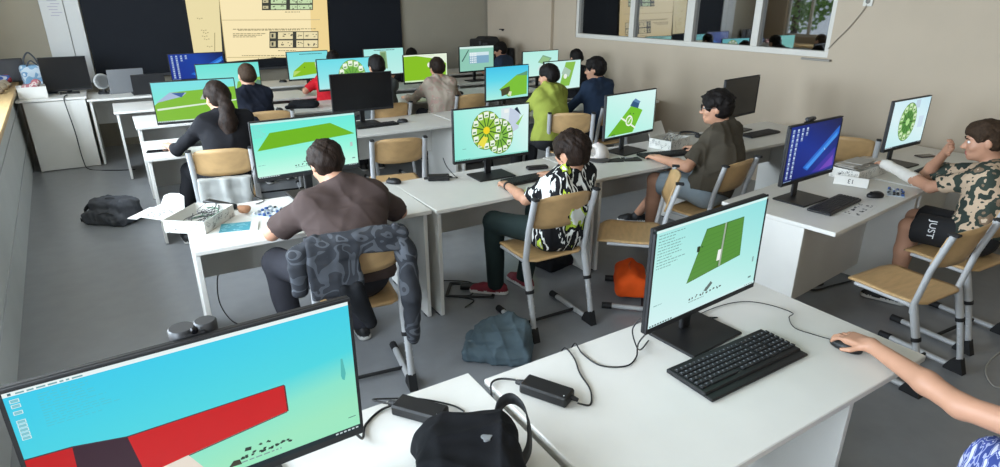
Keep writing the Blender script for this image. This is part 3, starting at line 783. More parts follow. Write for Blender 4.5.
MON = [
 ('large monitor with a red bar on cyan, nearest to the camera', .045, 1.318, .74, .69, 1.5, s_redbar, em_grad('cyan_to_mint', [(0.0, '#9be6c0'), (.22, '#8ae4cb'), (.42, '#4fd6e0'), (1.0, '#3acaec')], (-.22, 1.0)), .405, .10),
 ('monitor with a green plate split in two, by the wireless keyboard', 1.685, 1.292, .74, .635, 4.0, s_plate, em_grad('pale_sea', [(0, '#d6f2f2'), (.5, '#b4ece6'), (1, '#8fdfe0')], (.35, .65)), .385, .118),
 ('monitor with blue wallpaper and rows of desktop icons', 3.545, 2.075, .74, .59, 3.5, s_desktop, em_grad('blue_wall', [(0, '#0d1a6a'), (.5, '#0f2f8e'), (1, '#0a1440')], (.4, .6)), .365, .135),
 ('monitor with a single green rosette, in front of the camouflage-shirt boy', 4.93, 2.20, .74, .555, 1.0, s_rosette, em_grad('ice', [(0, '#bfe9ec'), (.5, '#d8f0f4'), (1, '#c4e6f2')], (.3, .7)), .372, .135),
 ('monitor with a flat green plane, in front of the brown-shirt child', .962, 3.845, .74, .665, 2.5, s_plane, AQUA(), .372, .13),
 ('monitor with two overlapping green wheels, in front of the patterned shirt', 2.165, 3.575, .74, .605, -2.0, s_wheel, PALE(), .375, .125),
 ('monitor with a slanted green pitch and white circle', 3.50, 3.615, .74, .63, 8.0, s_pitch, em_grad('pale_mint', [(0, '#a9f0e0'), (1, '#d9f5f2')], (.4, .6)), .36, .13),
 ('switched-off monitor behind the boy with glasses, by the right wall', 4.98, 3.70, .74, .62, 9.0, None, None, .365, .135),
 ('monitor with green field and white road, facing the ponytail', .605, 6.165, .74, .69, -2.0, s_field, em_grad('aqua_low', [(0, '#b0f0e0'), (.6, '#7fe6da'), (1, '#7fe0e6')]), .375, .13),
 ('switched-off black monitor in the middle of the room', 2.08, 5.915, .74, .63, -1.0, None, None, .372, .13),
 ('monitor with blue sky over a green cliff', 3.665, 5.72, .74, .59, 4.0, s_cliff, em_grad('blue_sky_a', [(0, '#a9ece0'), (.6, '#5fd6ea'), (1, '#45c4e8')]), .372, .13),
 ('monitor with a narrow green strip beside the lime hood', 4.62, 5.98, .74, .60, 5.0, s_wide, em_grad('mint_white', [(0, '#d0f2ec'), (1, '#c6f0ea')]), .36, .13),
 ('monitor with green coast behind the cropped-hair boy', 1.09, 7.36, .75, .66, 3.0, s_coast, em_grad('aqua_mid', [(0, '#c4f0ee'), (.5, '#86e6dc'), (1, '#6fe0d6')]), .39, .13),
 ('monitor with half a green ring, behind the black one', 2.41, 7.40, .75, .70, 3.0, s_ring, em_grad('aqua_hi', [(0, '#c0f0ee'), (.5, '#8fe4e8'), (1, '#6fdce8')]), .375, .13),
 ('monitor filled by a lime slab, in front of the beige shirt', 3.53, 7.50, .75, .66, 4.0, s_slab, em_grad('lime_edge', [(0, '#d8ecc0'), (1, '#eaf4e0')]), .372, .125),
 ('monitor with a small tilted tile near the far right corner', 5.14, 7.16, .75, .66, 5.0, s_tile, em_grad('mint_pale', [(0, '#c6f0e8'), (1, '#b4ece2')]), .362, .13),
 ('monitor with lime field and white post, left of the red shirt', 2.25, 8.43, .77, .56, 4.0, s_whitepost, em_grad('aqua_top', [(0, '#a6ece0'), (.5, '#86dfe0'), (1, '#79dbe2')]), .372, .13),
 ('monitor with a pale green tower picture under the dark board', 3.31, 8.40, .77, .62, 4.0, s_tower, em_grad('mint_flat', [(0, '#bdeee6'), (1, '#a6e8e2')]), .38, .12),
 ('monitor with a spreadsheet-like window, beside the dark-haired head', 4.62, 8.05, .77, .62, 5.0, s_sheet, em_grad('sage', [(0, '#8fc7b4'), (1, '#9fd0c4')]), .372, .13),
 ('monitor with blue wallpaper beneath the projected page', .97, 8.98, .80, .66, 2.0, s_desktop, em_grad('blue_wall_b', [(0, '#0f2a8a'), (.6, '#153f9e'), (1, '#0a1a50')], (.7, .3)), .345, .12),
]
for (lab, cx, cy, zd, w, yaw, fn, bg, h, zo) in MON:
    monitor(lab, cx, cy, zd, w, yaw, fn, bg, h, zo)
monitor('dark switched-off monitor on the solid-fronted teacher desk', -.475, 9.17, .84, .48, 3, None, None, .40, .03, base=(.2, .18))

# ------------------------------------------------------------------ keyboards and mice
def keyboard(label, x, y, z, rz, big=False):
    t = thing('keyboard', label, 'keyboard', (x, y, z), rz, 'black computer keyboards')
    W, D = (.45, .155) if big else (.44, .14)
    b = MB(); b.box((0, 0, .009), (W, D, .017), bev=.004); b.build('body', BLACKP, t)
    k = MB(); g = MB(); rg = random.Random(1)
    rows = [(.0485 - i * .0195) for i in range(6)] if big else [(.046 - i * .019) for i in range(6)]
    for ri, yy in enumerate(rows):
        x0 = -W / 2 + .012; n = 15; u = .0192
        xs = [(x0 + i * u, .0168) for i in range(n)]
        if ri == 5: xs = [(x0 + i * u * 1.1, .0178) for i in range(3)] + [(x0 + 3.3 * u + .045, .10)] + [(x0 + (9.3 + i) * u, .0168) for i in range(6)]
        xs += [(x0 + (15.5 + i) * u, .0168) for i in range(3)] + [(x0 + (18.9 + i) * u, .0168) for i in range(4)]
        for (xx, kw) in xs:
            if xx + .02 > W / 2 - .004 + .01: continue
            c = xx + .0085 if kw < .05 else xx
            k.box((c, yy, .0195), (kw, .0158, .006), bev=.002)
            if kw < .05: g.box((c - .003, yy + .002, .0227), (rg.uniform(.003, .006), rg.uniform(.003, .0055), .0004))
    k.build('keys', KEYM, t)
    if big: g.build('key_legends', MARKM, t)
    if big:
        b = MB(); b.box((0, -D / 2 - .012, .006), (W, .03, .010), bev=.003); b.build('palm_edge', BLACKP, t)
    return t
kb0 = keyboard('wireless black keyboard with pale legends, nearest keyboard', 1.655, 1.098, .741, 0, True); kb0.scale = (1.125, 1.08, 1.0)
kb1 = keyboard('black keyboard under the hands of the patterned-shirt boy', 2.36, 3.36, .741, 2)
for (x, y, z, rz, lab) in [
    (3.67, 3.36, .741, -13, 'black keyboard between the glasses-wearing boy and the pitch monitor'),
    (5.02, 3.46, .741, 2, 'black keyboard in front of the switched-off monitor by the right wall'),
    (3.60, 1.895, .741, 8, 'black keyboard in front of the blue-wallpaper monitor'),
    (5.05, 1.98, .741, 6, 'black keyboard at the elbow of the camouflage-shirt boy'),
    (2.13, 5.73, .741, 2, 'black keyboard at the foot of the black monitor mid-room'),
    (.62, 5.78, .741, -2, 'black keyboard hidden by the ponytail child'),
    (3.50, 7.12, .751, 2, 'black keyboard in front of the beige-shirt boy'),
    (2.42, 7.05, .751, 2, 'black keyboard by the grey-shirt boy'),
    (1.12, 7.05, .751, 2, 'black keyboard by the cropped-hair boy')]:
    dup(kb1, (x, y, z), rz, lab)
def mouse(label, x, y, z, rz):
    t = thing('mouse', label, 'computer mouse', (x, y, z), rz, 'black computer mice')
    B = Blob().ell((0, 0, .010), (.032, .056, .026), .01).ell((0, -.012, .014), (.030, .040, .024), .01).cut((0, 0, .001), (0, 0, -1))
    B.mesh(.004, name='body', mats=BLACKP, parent=t)
    b = MB(); b.lathe([(.008, -.0035), (.009, 0), (.008, .0035)], (0, 0, 0), 12, 0, Matrix.Translation((0, .032, .030)) @ Matrix.Rotation(R(90), 4, 'Y')); b.build('scroll_wheel', CAPM, t)
    return t
m0 = mouse('black mouse under the reaching bare hand', 2.073, .945, .741, 8)
for (x, y, z, rz, lab) in [
    (3.99, 1.86, .741, 65, 'black mouse beside the printed sheets'),
    (3.935, 3.34, .741, 10, 'black mouse under the right hand of the glasses-wearing boy'),
    (2.43, 5.77, .741, 60, 'black mouse right of the keyboard mid-room'),
    (1.51, 7.06, .751, 20, 'black mouse beside the black bag'),
    (2.06, 9.16, .801, 70, 'black mouse below the projected page'),
    (-.14, 9.26, .801, 60, 'dark mouse under the grey fan'),
    (3.83, 7.12, .751, 10, 'black mouse beside the beige-shirt boy'),
    (1.50, 3.78, .741, 40, 'black mouse beside the tangled thin wires')][:8]:
    dup(m0, (x, y, z), rz, lab)

# ------------------------------------------------------------------ chairs
def make_chair(label, loc, rz):
    t = thing('school_chair', label, 'chair', loc, rz, 'beech and grey steel school chairs')
    W = .40; nx, ny = 14, 14; vs = []; fs = []; Y0, Y1 = -.15, .265
    def zs(x, y):
        u = x / (W / 2); z = .485 - .012 * math.exp(-((y - .05) / .12) ** 2) * (1 - .6 * u * u)
        if y > .18: z -= (y - .18) ** 2 * 3.2
        return z
    def outline(y):
        e = 0
        if y > Y1 - .065: e = ((y - Y1 + .065) / .065) ** 2 * .045
        if y < Y0 + .05: e = ((Y0 + .05 - y) / .05) ** 2 * .05
        return W / 2 - e
    for lay in (0, 1):
        for j in range(ny + 1):
            y = Y0 + (Y1 - Y0) * j / ny; hw = outline(y)
            for i in range(nx + 1):
                x = -hw + 2 * hw * i / nx; vs.append((x, y, zs(x, y) - .011 * lay))
    N = (nx + 1) * (ny + 1)
    for j in range(ny):
        for i in range(nx):
            a = j * (nx + 1) + i; q = (a, a + 1, a + nx + 2, a + nx + 1); fs.append(q); fs.append(tuple(N + k for k in q[::-1]))
    ring = [i for i in range(nx + 1)] + [j * (nx + 1) + nx for j in range(1, ny + 1)] + [ny * (nx + 1) + i for i in range(nx - 1, -1, -1)] + [j * (nx + 1) for j in range(ny - 1, 0, -1)]
    for k in range(len(ring)):
        a, c = ring[k], ring[(k + 1) % len(ring)]; fs.append((c, a, N + a, N + c))
    b = MB(); b.add(vs, fs, 0, True); b.build('seat', PLY, t)
    # backrest: a slice of a bent ply shell
    vs = []; fs = []; nx, nz = 16, 6; W2 = .395; HB = .20; ZB = .68
    for lay in (0, 1):
        for k in range(nz + 1):
            v = k / nz
            for i in range(nx + 1):
                u = -1 + 2 * i / nx; e = .022 * (abs(u) ** 6)
                z = ZB + HB * v + (e if v < .5 else -e) * abs(v - .5) * 2 + (.012 * (1 - u * u) if v > .5 else -.006 * (1 - u * u)) * abs(v - .5) * 2
                y = -.140 - .055 * (z - ZB) / HB - .035 * (1 - u * u) + .006 + lay * .010
                vs.append((u * W2 / 2, y, z))
    N = (nx + 1) * (nz + 1)
    for k in range(nz):
        for i in range(nx):
            a = k * (nx + 1) + i; q = (a, a + 1, a + nx + 2, a + nx + 1); fs.append(q); fs.append(tuple(N + m for m in q[::-1]))
    ring = [i for i in range(nx + 1)] + [k * (nx + 1) + nx for k in range(1, nz + 1)] + [nz * (nx + 1) + i for i in range(nx - 1, -1, -1)] + [k * (nx + 1) for k in range(nz - 1, 0, -1)]
    for k in range(len(ring)):
        a, c = ring[k], ring[(k + 1) % len(ring)]; fs.append((c, a, N + a, N + c))
    b = MB(); b.add(vs, fs, 0, True); b.build('backrest', PLY, t)
    for s in (-1, 1):
        x = s * .213
        b = MB()
        b.tube([(x, -.205, .882), (x, -.150, .68), (x, -.118, .475), (x, -.122, .43)], .0150, 0, 10, False, None, 1.4)
        b.tube([(x, -.125, .458), (x * .90, -.06, .459), (x * .90, .20, .459)], .012, 0, 8, True)
        b.box((s * .204, -.172, .78), (.022, .018, .05))
        fr = b.build('side_frame', STEEL, t)
        c = MB(); c.box((x, -.207, .886), (.036, .05, .014), bev=.004); c.build('tube_cap', CAPM, fr)
        b = MB(); b.tube([(x, -.118, .475), (x, -.152, .36), (x, -.170, .300)], .0185, 0, 10, False, None, 1.3)
        b.tube([(x, -.168, .31), (x, -.215, .12), (x, -.222, .065), (x, -.205, .034), (x, -.165, .024), (x, .16, .024)], .0155, 0, 10, True, None, 1.15)
        lg = b.build('leg', STEEL, t)
        c = MB(); c.tube([(x, .14, .024), (x, .205, .022)], .0215, 0, 10, False); c.build('front_cap', CAPM, lg)
        c = MB(); c.prism([(-.265, .0), (-.165, .0), (-.165, .016), (-.19, .066), (-.236, .088)], -.022, .022, 0, Matrix.Translation((x, 0, 0)) @ Matrix(((0, 0, 1, 0), (1, 0, 0, 0), (0, 1, 0, 0), (0, 0, 0, 1)))); c.build('rear_foot', CAPM, lg)
        c = MB()
        c.tube([(x, -.168, .312), (x, -.173, .292)], .0215, 1, 10, False, None, 1.3)
        for k in range(3):
            for sg in (-1, 1):
                yy, zz = -.183 - k * .011, .255 - k * .042
                c.lathe([(.0055, -.003), (.004, .003)], (0, 0, 0), 8, 0, Matrix.Translation((x + sg * .0175, yy, zz)) @ Matrix.Rotation(R(90 * sg), 4, 'Y'))
        c.build('screw', [DSTEEL, CAPM], lg)
    b = MB(); b.tube([(-.213, -.06, .026), (.213, -.06, .026)], .010, 0, 8, False); b.build('crossbar', CAPM, t)
    b = MB(); b.tube([(-.19, -.03, .457), (.19, -.03, .457)], .010, 0, 8, False); b.build('seat_bar', STEEL, t)
    return t
ch0 = make_chair('beech chair with a grey patterned jacket over its back', (.86, 2.79, 0), -9)
for (x, y, rz, lab) in [
    (2.075, 2.80, -2, 'beech chair the boy in the black, white and lime shirt sits on'),
    (2.77, 2.69, 46, 'empty beech chair turned sideways above the orange bag'),
    (3.52, 2.75, 8, 'beech chair the boy with glasses sits on'),
    (3.45, 1.31, -3, 'empty beech chair with grey runners, in front of the blue-wallpaper desk'),
    (4.14, 1.35, -4, 'beech chair the camouflage-shirt boy sits on'),
    (5.10, 2.69, -62, 'dark-looking chair back between the blue-wallpaper monitor and the rosette monitor'),
    (1.88, 4.66, -12, 'empty beech chair at the switched-off monitor mid-room'),
    (.62, 5.02, -14, 'beech chair of the ponytail child with pale jacket hung on it'),
    (3.82, 4.80, -32, 'beech chair the lime-hoodie boy sits on'),
    (4.40, 4.92, 0, 'beech chair the navy-shirt boy sits on'),
    (3.52, 6.42, 0, 'chair back between the beige shirt and the blue-sky monitor'),
    (2.46, 6.30, 0, 'chair the grey-shirt boy sits on'),
    (1.28, 6.50, -8, 'chair the cropped-hair boy sits on')]:
    dup(ch0, (x, y, 0), rz, lab)

# ------------------------------------------------------------------ people
def ik(a, t, l1, l2, hint):
    a, t, hint = V3(a), V3(t), V3(hint); d = t - a; L = np.linalg.norm(d)
    if L > (l1 + l2) * .995: k = L / ((l1 + l2) * .995); l1 *= k; l2 *= k
    u = d / L; x = (l1 * l1 - l2 * l2 + L * L) / (2 * L); y = math.sqrt(max(l1 * l1 - x * x, 1e-6))
    p = hint - u * (hint @ u); p = nrm(p)
    return a + u * x + p * y
def hand(B, w, d, n, left, pose='flat', s=1.0, spread=1.0):
    """palm, four unequal bent fingers and a thumb leaving the side of the palm; w wrist, d towards the knuckles, n out of the back of the hand"""
    d = nrm(d); n = V3(n); n = nrm(n - d * (n @ d)); ts = np.cross(d, n) * (1 if left else -1)
    M = np.stack([d, ts, n], 1)
    B.box(w + d * .047 * s, (.034 * s, .027 * s, .004 * s), .010 * s, .012, M)
    a1, a2, a3 = {'flat': (8, 18, 14), 'mouse': (-4, 34, 26), 'type': (2, 48, 30), 'curl': (48, 75, 50)}[pose]
    for i, (o, L, da) in enumerate(((.027, .064, 0), (.009, .073, 3), (-.009, .068, 6), (-.026, .054, 10))):
        p = w + d * (.080 - .004 * abs(i - 1)) * s + ts * o * s
        dirv = nrm(d + ts * o * 2.2 * spread); ang = 0
        for fr, a in ((.46, a1), (.30, a2), (.24, a3)):
            ang += a + da * .5; dd = dirv * math.cos(R(ang)) - n * math.sin(R(ang))
            q = p + dd * L * fr * s
            B.cone(p, q, .0082 * s, .0072 * s, .004); p = q
    p = w + d * .022 * s + ts * .030 * s - n * .004 * s
    q = p + nrm(d * .62 + ts * .70 - n * .25) * .036 * s; B.cone(p, q, .0115 * s, .0095 * s, .009)
    q2 = q + nrm(d * .92 + ts * .25 - n * .22) * .030 * s; B.cone(q, q2, .0092 * s, .0075 * s, .004)
def frame(yaw, pitch=0, roll=0):
    f = V3((math.cos(R(yaw)) * math.cos(R(pitch)), math.sin(R(yaw)) * math.cos(R(pitch)), -math.sin(R(pitch))))
    r = nrm(np.cross(f, (0, 0, 1))); u = np.cross(r, f)
    c, s = math.cos(R(roll)), math.sin(R(roll))
    return r * c + u * s, f, u * c - r * s
def person(label, pel, neck, head, hyaw, hpitch, tyaw, hands, elbows, shirt, trousers, hair, hw=.165, hroll=0, sleeve=.85, shorts=False,
           knees=None, feet=None, shoes=None, toe=None, pose=('flat', 'flat'), h=.009, s=1.0, group=None, hairm=None, hs=1.0, face=False, handdir=(None, None), handn=(None, None),
           skin=None, hood=None, legs=True, swap=False, short_len=.86, hem=.035, sl_r=.054, stripe=None, bulk=0.0, fold=.004):
    pel, neck, head = V3(pel), V3(neck), V3(head)
    if swap: hands = hands[::-1]; elbows = elbows[::-1]; pose = pose[::-1]; handdir = handdir[::-1]; handn = handn[::-1]        # first hand given is the right one
    org = V3((pel[0], pel[1], 0))
    t = thing('person', label, 'person', tuple(org), 0, group)
    skin = skin or SKIN; hairm = hairm or HAIRD
    rt, ft, _ = frame(tyaw); up = nrm(neck - pel); bk = np.cross(rt, up); bk = -bk if bk @ ft > 0 else bk       # bk points to the back
    mid = pel + (neck - pel) * .48 + bk * .028; ch = neck - up * .105
    sh = [neck - up * .045 + rt * sg * (hw - .045) for sg in (-1, 1)]
    hip = [pel + rt * sg * .085 * s for sg in (-1, 1)]
    el = []; wr = []; hd = []
    for i in (0, 1):
        hp = V3(hands[i]); e = elbows[i]
        if e[0] == 'p': ev = V3(e[1]); 
        else: ev = ik(sh[i], hp, .255 * s, .27 * s, e[1])
        d = nrm(hp - ev) if handdir[i] is None else nrm(handdir[i])
        w = hp - d * .047 * s; el.append(ev); wr.append(w); hd.append(d)
    if knees is None: knees = [hip[i] + ft * .40 * s + rt * (.02 if i else -.02) + V3((0, 0, -.01)) for i in (0, 1)]
    knees = [V3(k) for k in knees]
    if feet is None: feet = [knees[i] * V3((1, 1, 0)) + ft * .03 + V3((0, 0, .085)) for i in (0, 1)]
    feet = [V3(k) for k in feet]
    def torso(B, o, k=.05):
        B.cone(pel - rt * .06 * s, pel + rt * .06 * s, .112 * s + o, .112 * s + o, k)
        for sg in (-1, 1):
            B.cone(pel + rt * sg * .050 * s, mid + rt * sg * .052 * s, .100 * s + o, .092 * s + o + bulk, k)
            B.cone(mid + rt * sg * .052 * s, ch + rt * sg * (hw - .095), .092 * s + o + bulk, .088 * s + o, k)
        B.cone(sh[0] + rt * .0, sh[1], .050 * s + o, .050 * s + o, .05)
        for i in (0, 1): B.cone(neck + up * .035, sh[i], .040 * s + o * .6, .044 * s + o, .05)
    B = Blob(); torso(B, 0)
    hr, hf, hu = frame(hyaw, hpitch, hroll); HM = np.stack([hr, hf, hu], 1)
    L = lambda x, y, z: head + (hr * x + hf * y + hu * z) * hs
    B.cone(neck - up * .03, L(0, -.018, -.05), .050 * s, .046 * s, .03)
    S = lambda *a: tuple(v * hs for v in a)
    B.ell(L(0, -.008, .022), S(.071, .089, .084), .02, HM).ell(L(0, .018, -.035), S(.056, .066, .072), .03, HM).ell(L(0, .036, -.078), S(.038, .040, .030), .03, HM)
    B.cone(L(0, .066, -.092), L(0, .066, -.094), .012 * hs, .012 * hs, .02)
    B.cone(L(-.034, .071, .022), L(.034, .071, .022), .009 * hs, .009 * hs, .015)
    for sg in (-1, 1):
        B.ell(L(sg * .038, .058, -.028), S(.020, .018, .020), .02, HM)
        B.ell(L(sg * .030, .088, .003), S(.016, .012, .010), .008, HM, -1)
        B.ell(L(sg * .073, -.010, -.008), S(.010, .019, .030), .006, HM)
        B.cone(L(sg * .008, .093, -.032), L(sg * .008, .093, -.033), .009 * hs, .009 * hs, .006)
    B.cone(L(0, .080, .004), L(0, .102, -.029), .0075 * hs, .0105 * hs, .010)
    B.cone(L(-.019, .0815, -.058), L(.019, .0815, -.058), .0058 * hs, .0058 * hs, .006).cone(L(-.017, .081, -.069), L(.017, .081, -.069), .0065 * hs, .0065 * hs, .006)
    for i in (0, 1):
        left = i == 0
        B.cone(sh[i], el[i], .047 * s, .036 * s, .03); B.cone(el[i], el[i] + (wr[i] - el[i]) * .35, .037 * s, .038 * s, .02)
        B.cone(el[i] + (wr[i] - el[i]) * .35, wr[i], .038 * s, .0245 * s, .02); B.cone(wr[i], wr[i] + hd[i] * .02, .0245 * s, .021 * s, .015)
        nn = handn[i] if handn[i] is not None else ((0, 0, 1) if abs(hd[i][2]) < .75 else tuple(ft))
        hand(B, wr[i], hd[i], nn, left, pose[i], .95 * s)
        if legs:
            B.cone(hip[i], knees[i], .080 * s, .056 * s, .03); B.cone(knees[i], knees[i] + (feet[i] - knees[i]) * .35, .055 * s, .054 * s, .02)
            B.cone(knees[i] + (feet[i] - knees[i]) * .35, feet[i], .054 * s, .036 * s, .02)
    lipc = L(0, .083, -.0635)
    def col(c):
        q = (c - lipc) @ HM; return ((np.abs(q[:, 0]) < .023) & (np.abs(q[:, 2]) < .0115) & (q[:, 1] > -.008)).astype(int)
    B.mesh(h, origin=org, name='body', mats=[skin, LIP], parent=t, color=col)
    # shirt
    C = Blob(); torso(C, .018, .09); arms = (sh, el, wr)
    for i in (0, 1):
        if sleeve <= 1:
            e = sh[i] + (el[i] - sh[i]) * sleeve
            C.cone(sh[i], e, .058 * s, sl_r * s, .03, 1, (e, el[i] - sh[i]))
        else:
            C.cone(sh[i], el[i], .058 * s, .048 * s, .03); e = el[i] + (wr[i] - el[i]) * min(sleeve - 1, 1)
            C.cone(el[i], e, .049 * s, .036 * s, .02, 1, (e, wr[i] - el[i]))
    if hood:
        for a in range(7):
            th = R(-100 + a * 200 / 6)
            p = neck + up * .01 + (rt * math.sin(th) * .085 + bk * (math.cos(th) * .085 + .01)) + up * .01 * math.cos(th)
            C.cone(p, p + bk * .02 - up * .05 * max(0, math.cos(th)), .030, .034, .03)
        C.ell(neck + bk * .085 - up * .06, (.085, .045, .07), .03, np.stack([rt, bk, up], 1))
    C.cone(neck - up * .012 - bk * .006, L(0, 0, -.03), .052 * s, .060 * s, .008, -1)
    C.cut(pel - up * hem, -up)
    C.mesh(h, amp=fold, freq=22, amp2=fold * .4, freq2=60, ridge=fold * 1.5, rfreq=13, seed=int(abs(pel[0] * 100)) + 1, origin=org, name='shirt', mats=shirt, parent=t)
    if legs:
        T = Blob(); o = .013
        T.cone(pel - rt * .06 * s, pel + rt * .06 * s, .113 * s + o, .113 * s + o, .05)
        T.cone(pel, pel + up * .06, .11, .105, .05)
        for i in (0, 1):
            if shorts:
                e = hip[i] + (knees[i] - hip[i]) * short_len; T.cone(hip[i], e, .086 * s + o, .080 * s + o, .03, 1, (e, knees[i] - hip[i]))
            else:
                T.cone(hip[i], knees[i], .082 * s + o, .060 * s + o, .03); T.cone(knees[i], feet[i] - V3((0, 0, .02)), .060 * s + o, .046 * s + o, .02, 1, (feet[i] - V3((0, 0, .02)), feet[i] - knees[i]))
        T.cut(pel + V3((0, 0, .085)), (0, 0, 1))
        T.mesh(h, amp=.004, freq=24, seed=3, origin=org, name='shorts' if shorts else 'trousers', mats=trousers, parent=t)
        for i in (0, 1):
            tv = nrm(ft * V3((1, 1, 0))) if toe is None else nrm(toe[i])
            a = feet[i] * V3((1, 1, 0)); K = Blob()
            K.cone(a - tv * .045 + V3((0, 0, .045)), a + tv * .09 + V3((0, 0, .035)), .036, .034, .02).cone(a + V3((0, 0, .05)), feet[i] + V3((0, 0, .0)), .040, .040, .03)
            K.cone(a + tv * .09 + V3((0, 0, .034)), a + tv * .145 + V3((0, 0, .030)), .040, .030, .02)
            K.cone(a - tv * .05 + V3((0, 0, .014)), a + tv * .15 + V3((0, 0, .014)), .040, .038, .005)
            K.cut((0, 0, .003), (0, 0, -1)); K.cut((0, 0, feet[i][2] + .01), (0, 0, 1))
            sm = shoes or [mat('shoe_black', '#1a1a1c', .6), mat('shoe_sole_white', '#cfcdc8', .6)]
            K.mesh(max(h * .8, .007), origin=org, name='shoe', mats=sm, parent=t, color=lambda c: (c[:, 2] < .027).astype(int))
    # hair
    Hh = Blob(); hh = min(h, .007) if h < .010 else h
    def crown(o, drop, open_, back=True):
        Hh.ell(L(0, -.012, .026), S(.071 + o, .090 + o, .084 + o), .02, HM)
        if back: Hh.ell(L(0, -.048, -.012), S(.064 + o * .7, .050 + o * .7, .055 + drop), .03, HM)
        Hh.ell(L(0, .092, open_), S(.078, .080, .080), .008, HM, -1)
        for sg in (-1, 1): Hh.ell(L(sg * .085, .018, -.030), S(.030, .040, .048), .006, HM, -1)
    if hair == 'short': crown(.014, .0, -.036)
    elif hair == 'messy':
        crown(.019, .006, -.040)
        rg = np.random.RandomState(int(abs(head[0]) * 50))
        for _ in range(46):
            v = rg.normal(size=3); v[2] = abs(v[2]) * .9 - .1; v /= np.linalg.norm(v)
            if v[1] > .5 and v[2] < .4: continue
            p = L(v[0] * .082, v[1] * .100 - .012, v[2] * .096 + .026); q = p + (hr * v[0] + hf * (v[1] + .25) + hu * (v[2] - .5)) * .024
            Hh.cone(p, q, .013, .004, .008)
    elif hair == 'mop':
        crown(.024, .022, -.052)
        for k in range(15):
            a = R(-80 + k * 160 / 14); Hh.cone(L(math.sin(a) * .080, math.cos(a) * .095 - .01, .06), L(math.sin(a) * .087, math.cos(a) * .098 - .01, .012 + .008 * math.sin(k * 2.3)), .017, .006, .012)
    elif hair == 'crop': crown(.007, -.006, -.034)
    elif hair == 'top':
        crown(.006, -.006, -.030); Hh.ell(L(0, .004, .062), S(.070, .088, .058), .03, HM)
        Hh.ell(L(0, .098, -.034), S(.078, .078, .080), .008, HM, -1)
    elif hair == 'pony':
        crown(.016, .012, -.042)
        base = L(0, -.105, -.015)
        pts = [base, base - up * .09 + bk * .035, base - up * .20 + bk * .03, base - up * .33 + bk * .012, base - up * .43 + bk * .0]
        for k, (ra, rb) in enumerate(((.030, .052), (.052, .066), (.066, .060), (.060, .02))): Hh.cone(pts[k], pts[k + 1], ra, rb, .03)
    if hair in ('short', 'mop', 'top') and h < .010:
        ng = 190; o = {'short': .013, 'mop': .022, 'top': .008}[hair]
        for k in range(ng):
            z = 1 - 1.15 * (k + .5) / ng; a = k * 2.39996; rr = math.sqrt(max(1 - z * z, 0)); v = V3((rr * math.cos(a), rr * math.sin(a), z))
            if v[1] > .35 and v[2] < .42: continue
            if abs(v[0]) > .75 and v[1] > -.1 and v[2] < .05: continue
            tdir = nrm(V3((v[0] * .6 + .35, v[1] * .5 + .45 * (1 if v[1] > 0 else -.6), -.9 + .6 * v[2])) ); tdir = nrm(tdir - v * (v @ tdir))
            rad = V3((.071 + o, .090 + o, .084 + o)); v2 = nrm(v + tdir * .34)
            p, q = v * rad + V3((0, -.012, .026)), v2 * (rad + .002) + V3((0, -.012, .026))
            Hh.cone(L(*p), L(*q), .0085 * hs, .0045 * hs, .004)
    if hair != 'pony': Hh.cut(L(0, -.05, -.078), -hu)
    Hh.mesh(hh, amp=.003 if hair != 'crop' else .001, freq=70, seed=9, origin=org, name='hair', mats=hairm, parent=t, amp2=.0015 if hair != 'crop' else 0, freq2=150)
    if face:
        EW = mat('eye_white', '#e6e2dc', .25); EI = mat('iris_brown', '#2a1a12', .2)
        for sg in (-1, 1):
            b = MB(); c = Vector(L(sg * .030, .0715, .003) - org); r = .0112 * hs
            Mt = Matrix.Translation(c) @ Matrix((tuple(hr) + (0,), tuple(hu) + (0,), tuple(hf) + (0,), (0, 0, 0, 1))).transposed()
            prof = [(r * math.sin(R(a)), r * math.cos(R(a))) for a in (178, 120, 90, 60, 40, 28)]
            b.lathe(prof, (0, 0, 0), 12, 0, Mt); prof2 = [(r * math.sin(R(a)), r * math.cos(R(a)) + .0003) for a in (30, 18, 2)]
            b.lathe(prof2, (0, 0, 0), 12, 1, Mt); b.build('eye', [EW, EI], t)
            b = MB(); b.tube([L(sg * .014, .086, .018) - org, L(sg * .030, .0865, .024) - org, L(sg * .047, .074, .019) - org], [.0032, .0036, .002], 0, 6); b.build('eyebrow', hairm, t)
    return dict(t=t, org=org, L=L, el=el, wr=wr, hd=hd, sh=sh, neck=neck, up=up, rt=rt, bk=bk, hr=hr, hf=hf, hu=hu, knees=knees, hip=hip, ft=ft)
def glasses(P, col=BLACKP):
    L, org = P['L'], P['org']; b = MB()
    for sg in (-1, 1):
        pts = [L(sg * .032 + .023 * math.cos(2 * math.pi * k / 14), .099 - .004 * abs(math.cos(2 * math.pi * k / 14)), .002 + .019 * math.sin(2 * math.pi * k / 14)) - org for k in range(15)]
        b.tube(pts, .0026, 0, 6, False); b.tube([L(sg * .056, .095, .006) - org, L(sg * .078, .040, .006) - org, L(sg * .079, -.012, .004) - org], .0025, 0, 6, False)
    b.tube([L(-.010, .100, .004) - org, L(.010, .100, .004) - org], .0025, 0, 6, False); b.build('glasses', col, P['t'])
def band(P, c, d, r, w, name, m, thick=.006):
    d = nrm(d); b = MB(); z = Vector(d); x = z.orthogonal().normalized(); y = z.cross(x)
    Mt = Matrix.Translation(Vector(c - P['org'])) @ Matrix((tuple(x) + (0,), tuple(y) + (0,), tuple(z) + (0,), (0, 0, 0, 1))).transposed()
    b.lathe([(r, -w / 2), (r + thick, -w / 2), (r + thick, w / 2), (r, w / 2)], (0, 0, 0), 20, 0, Mt); b.build(name, m, P['t'])

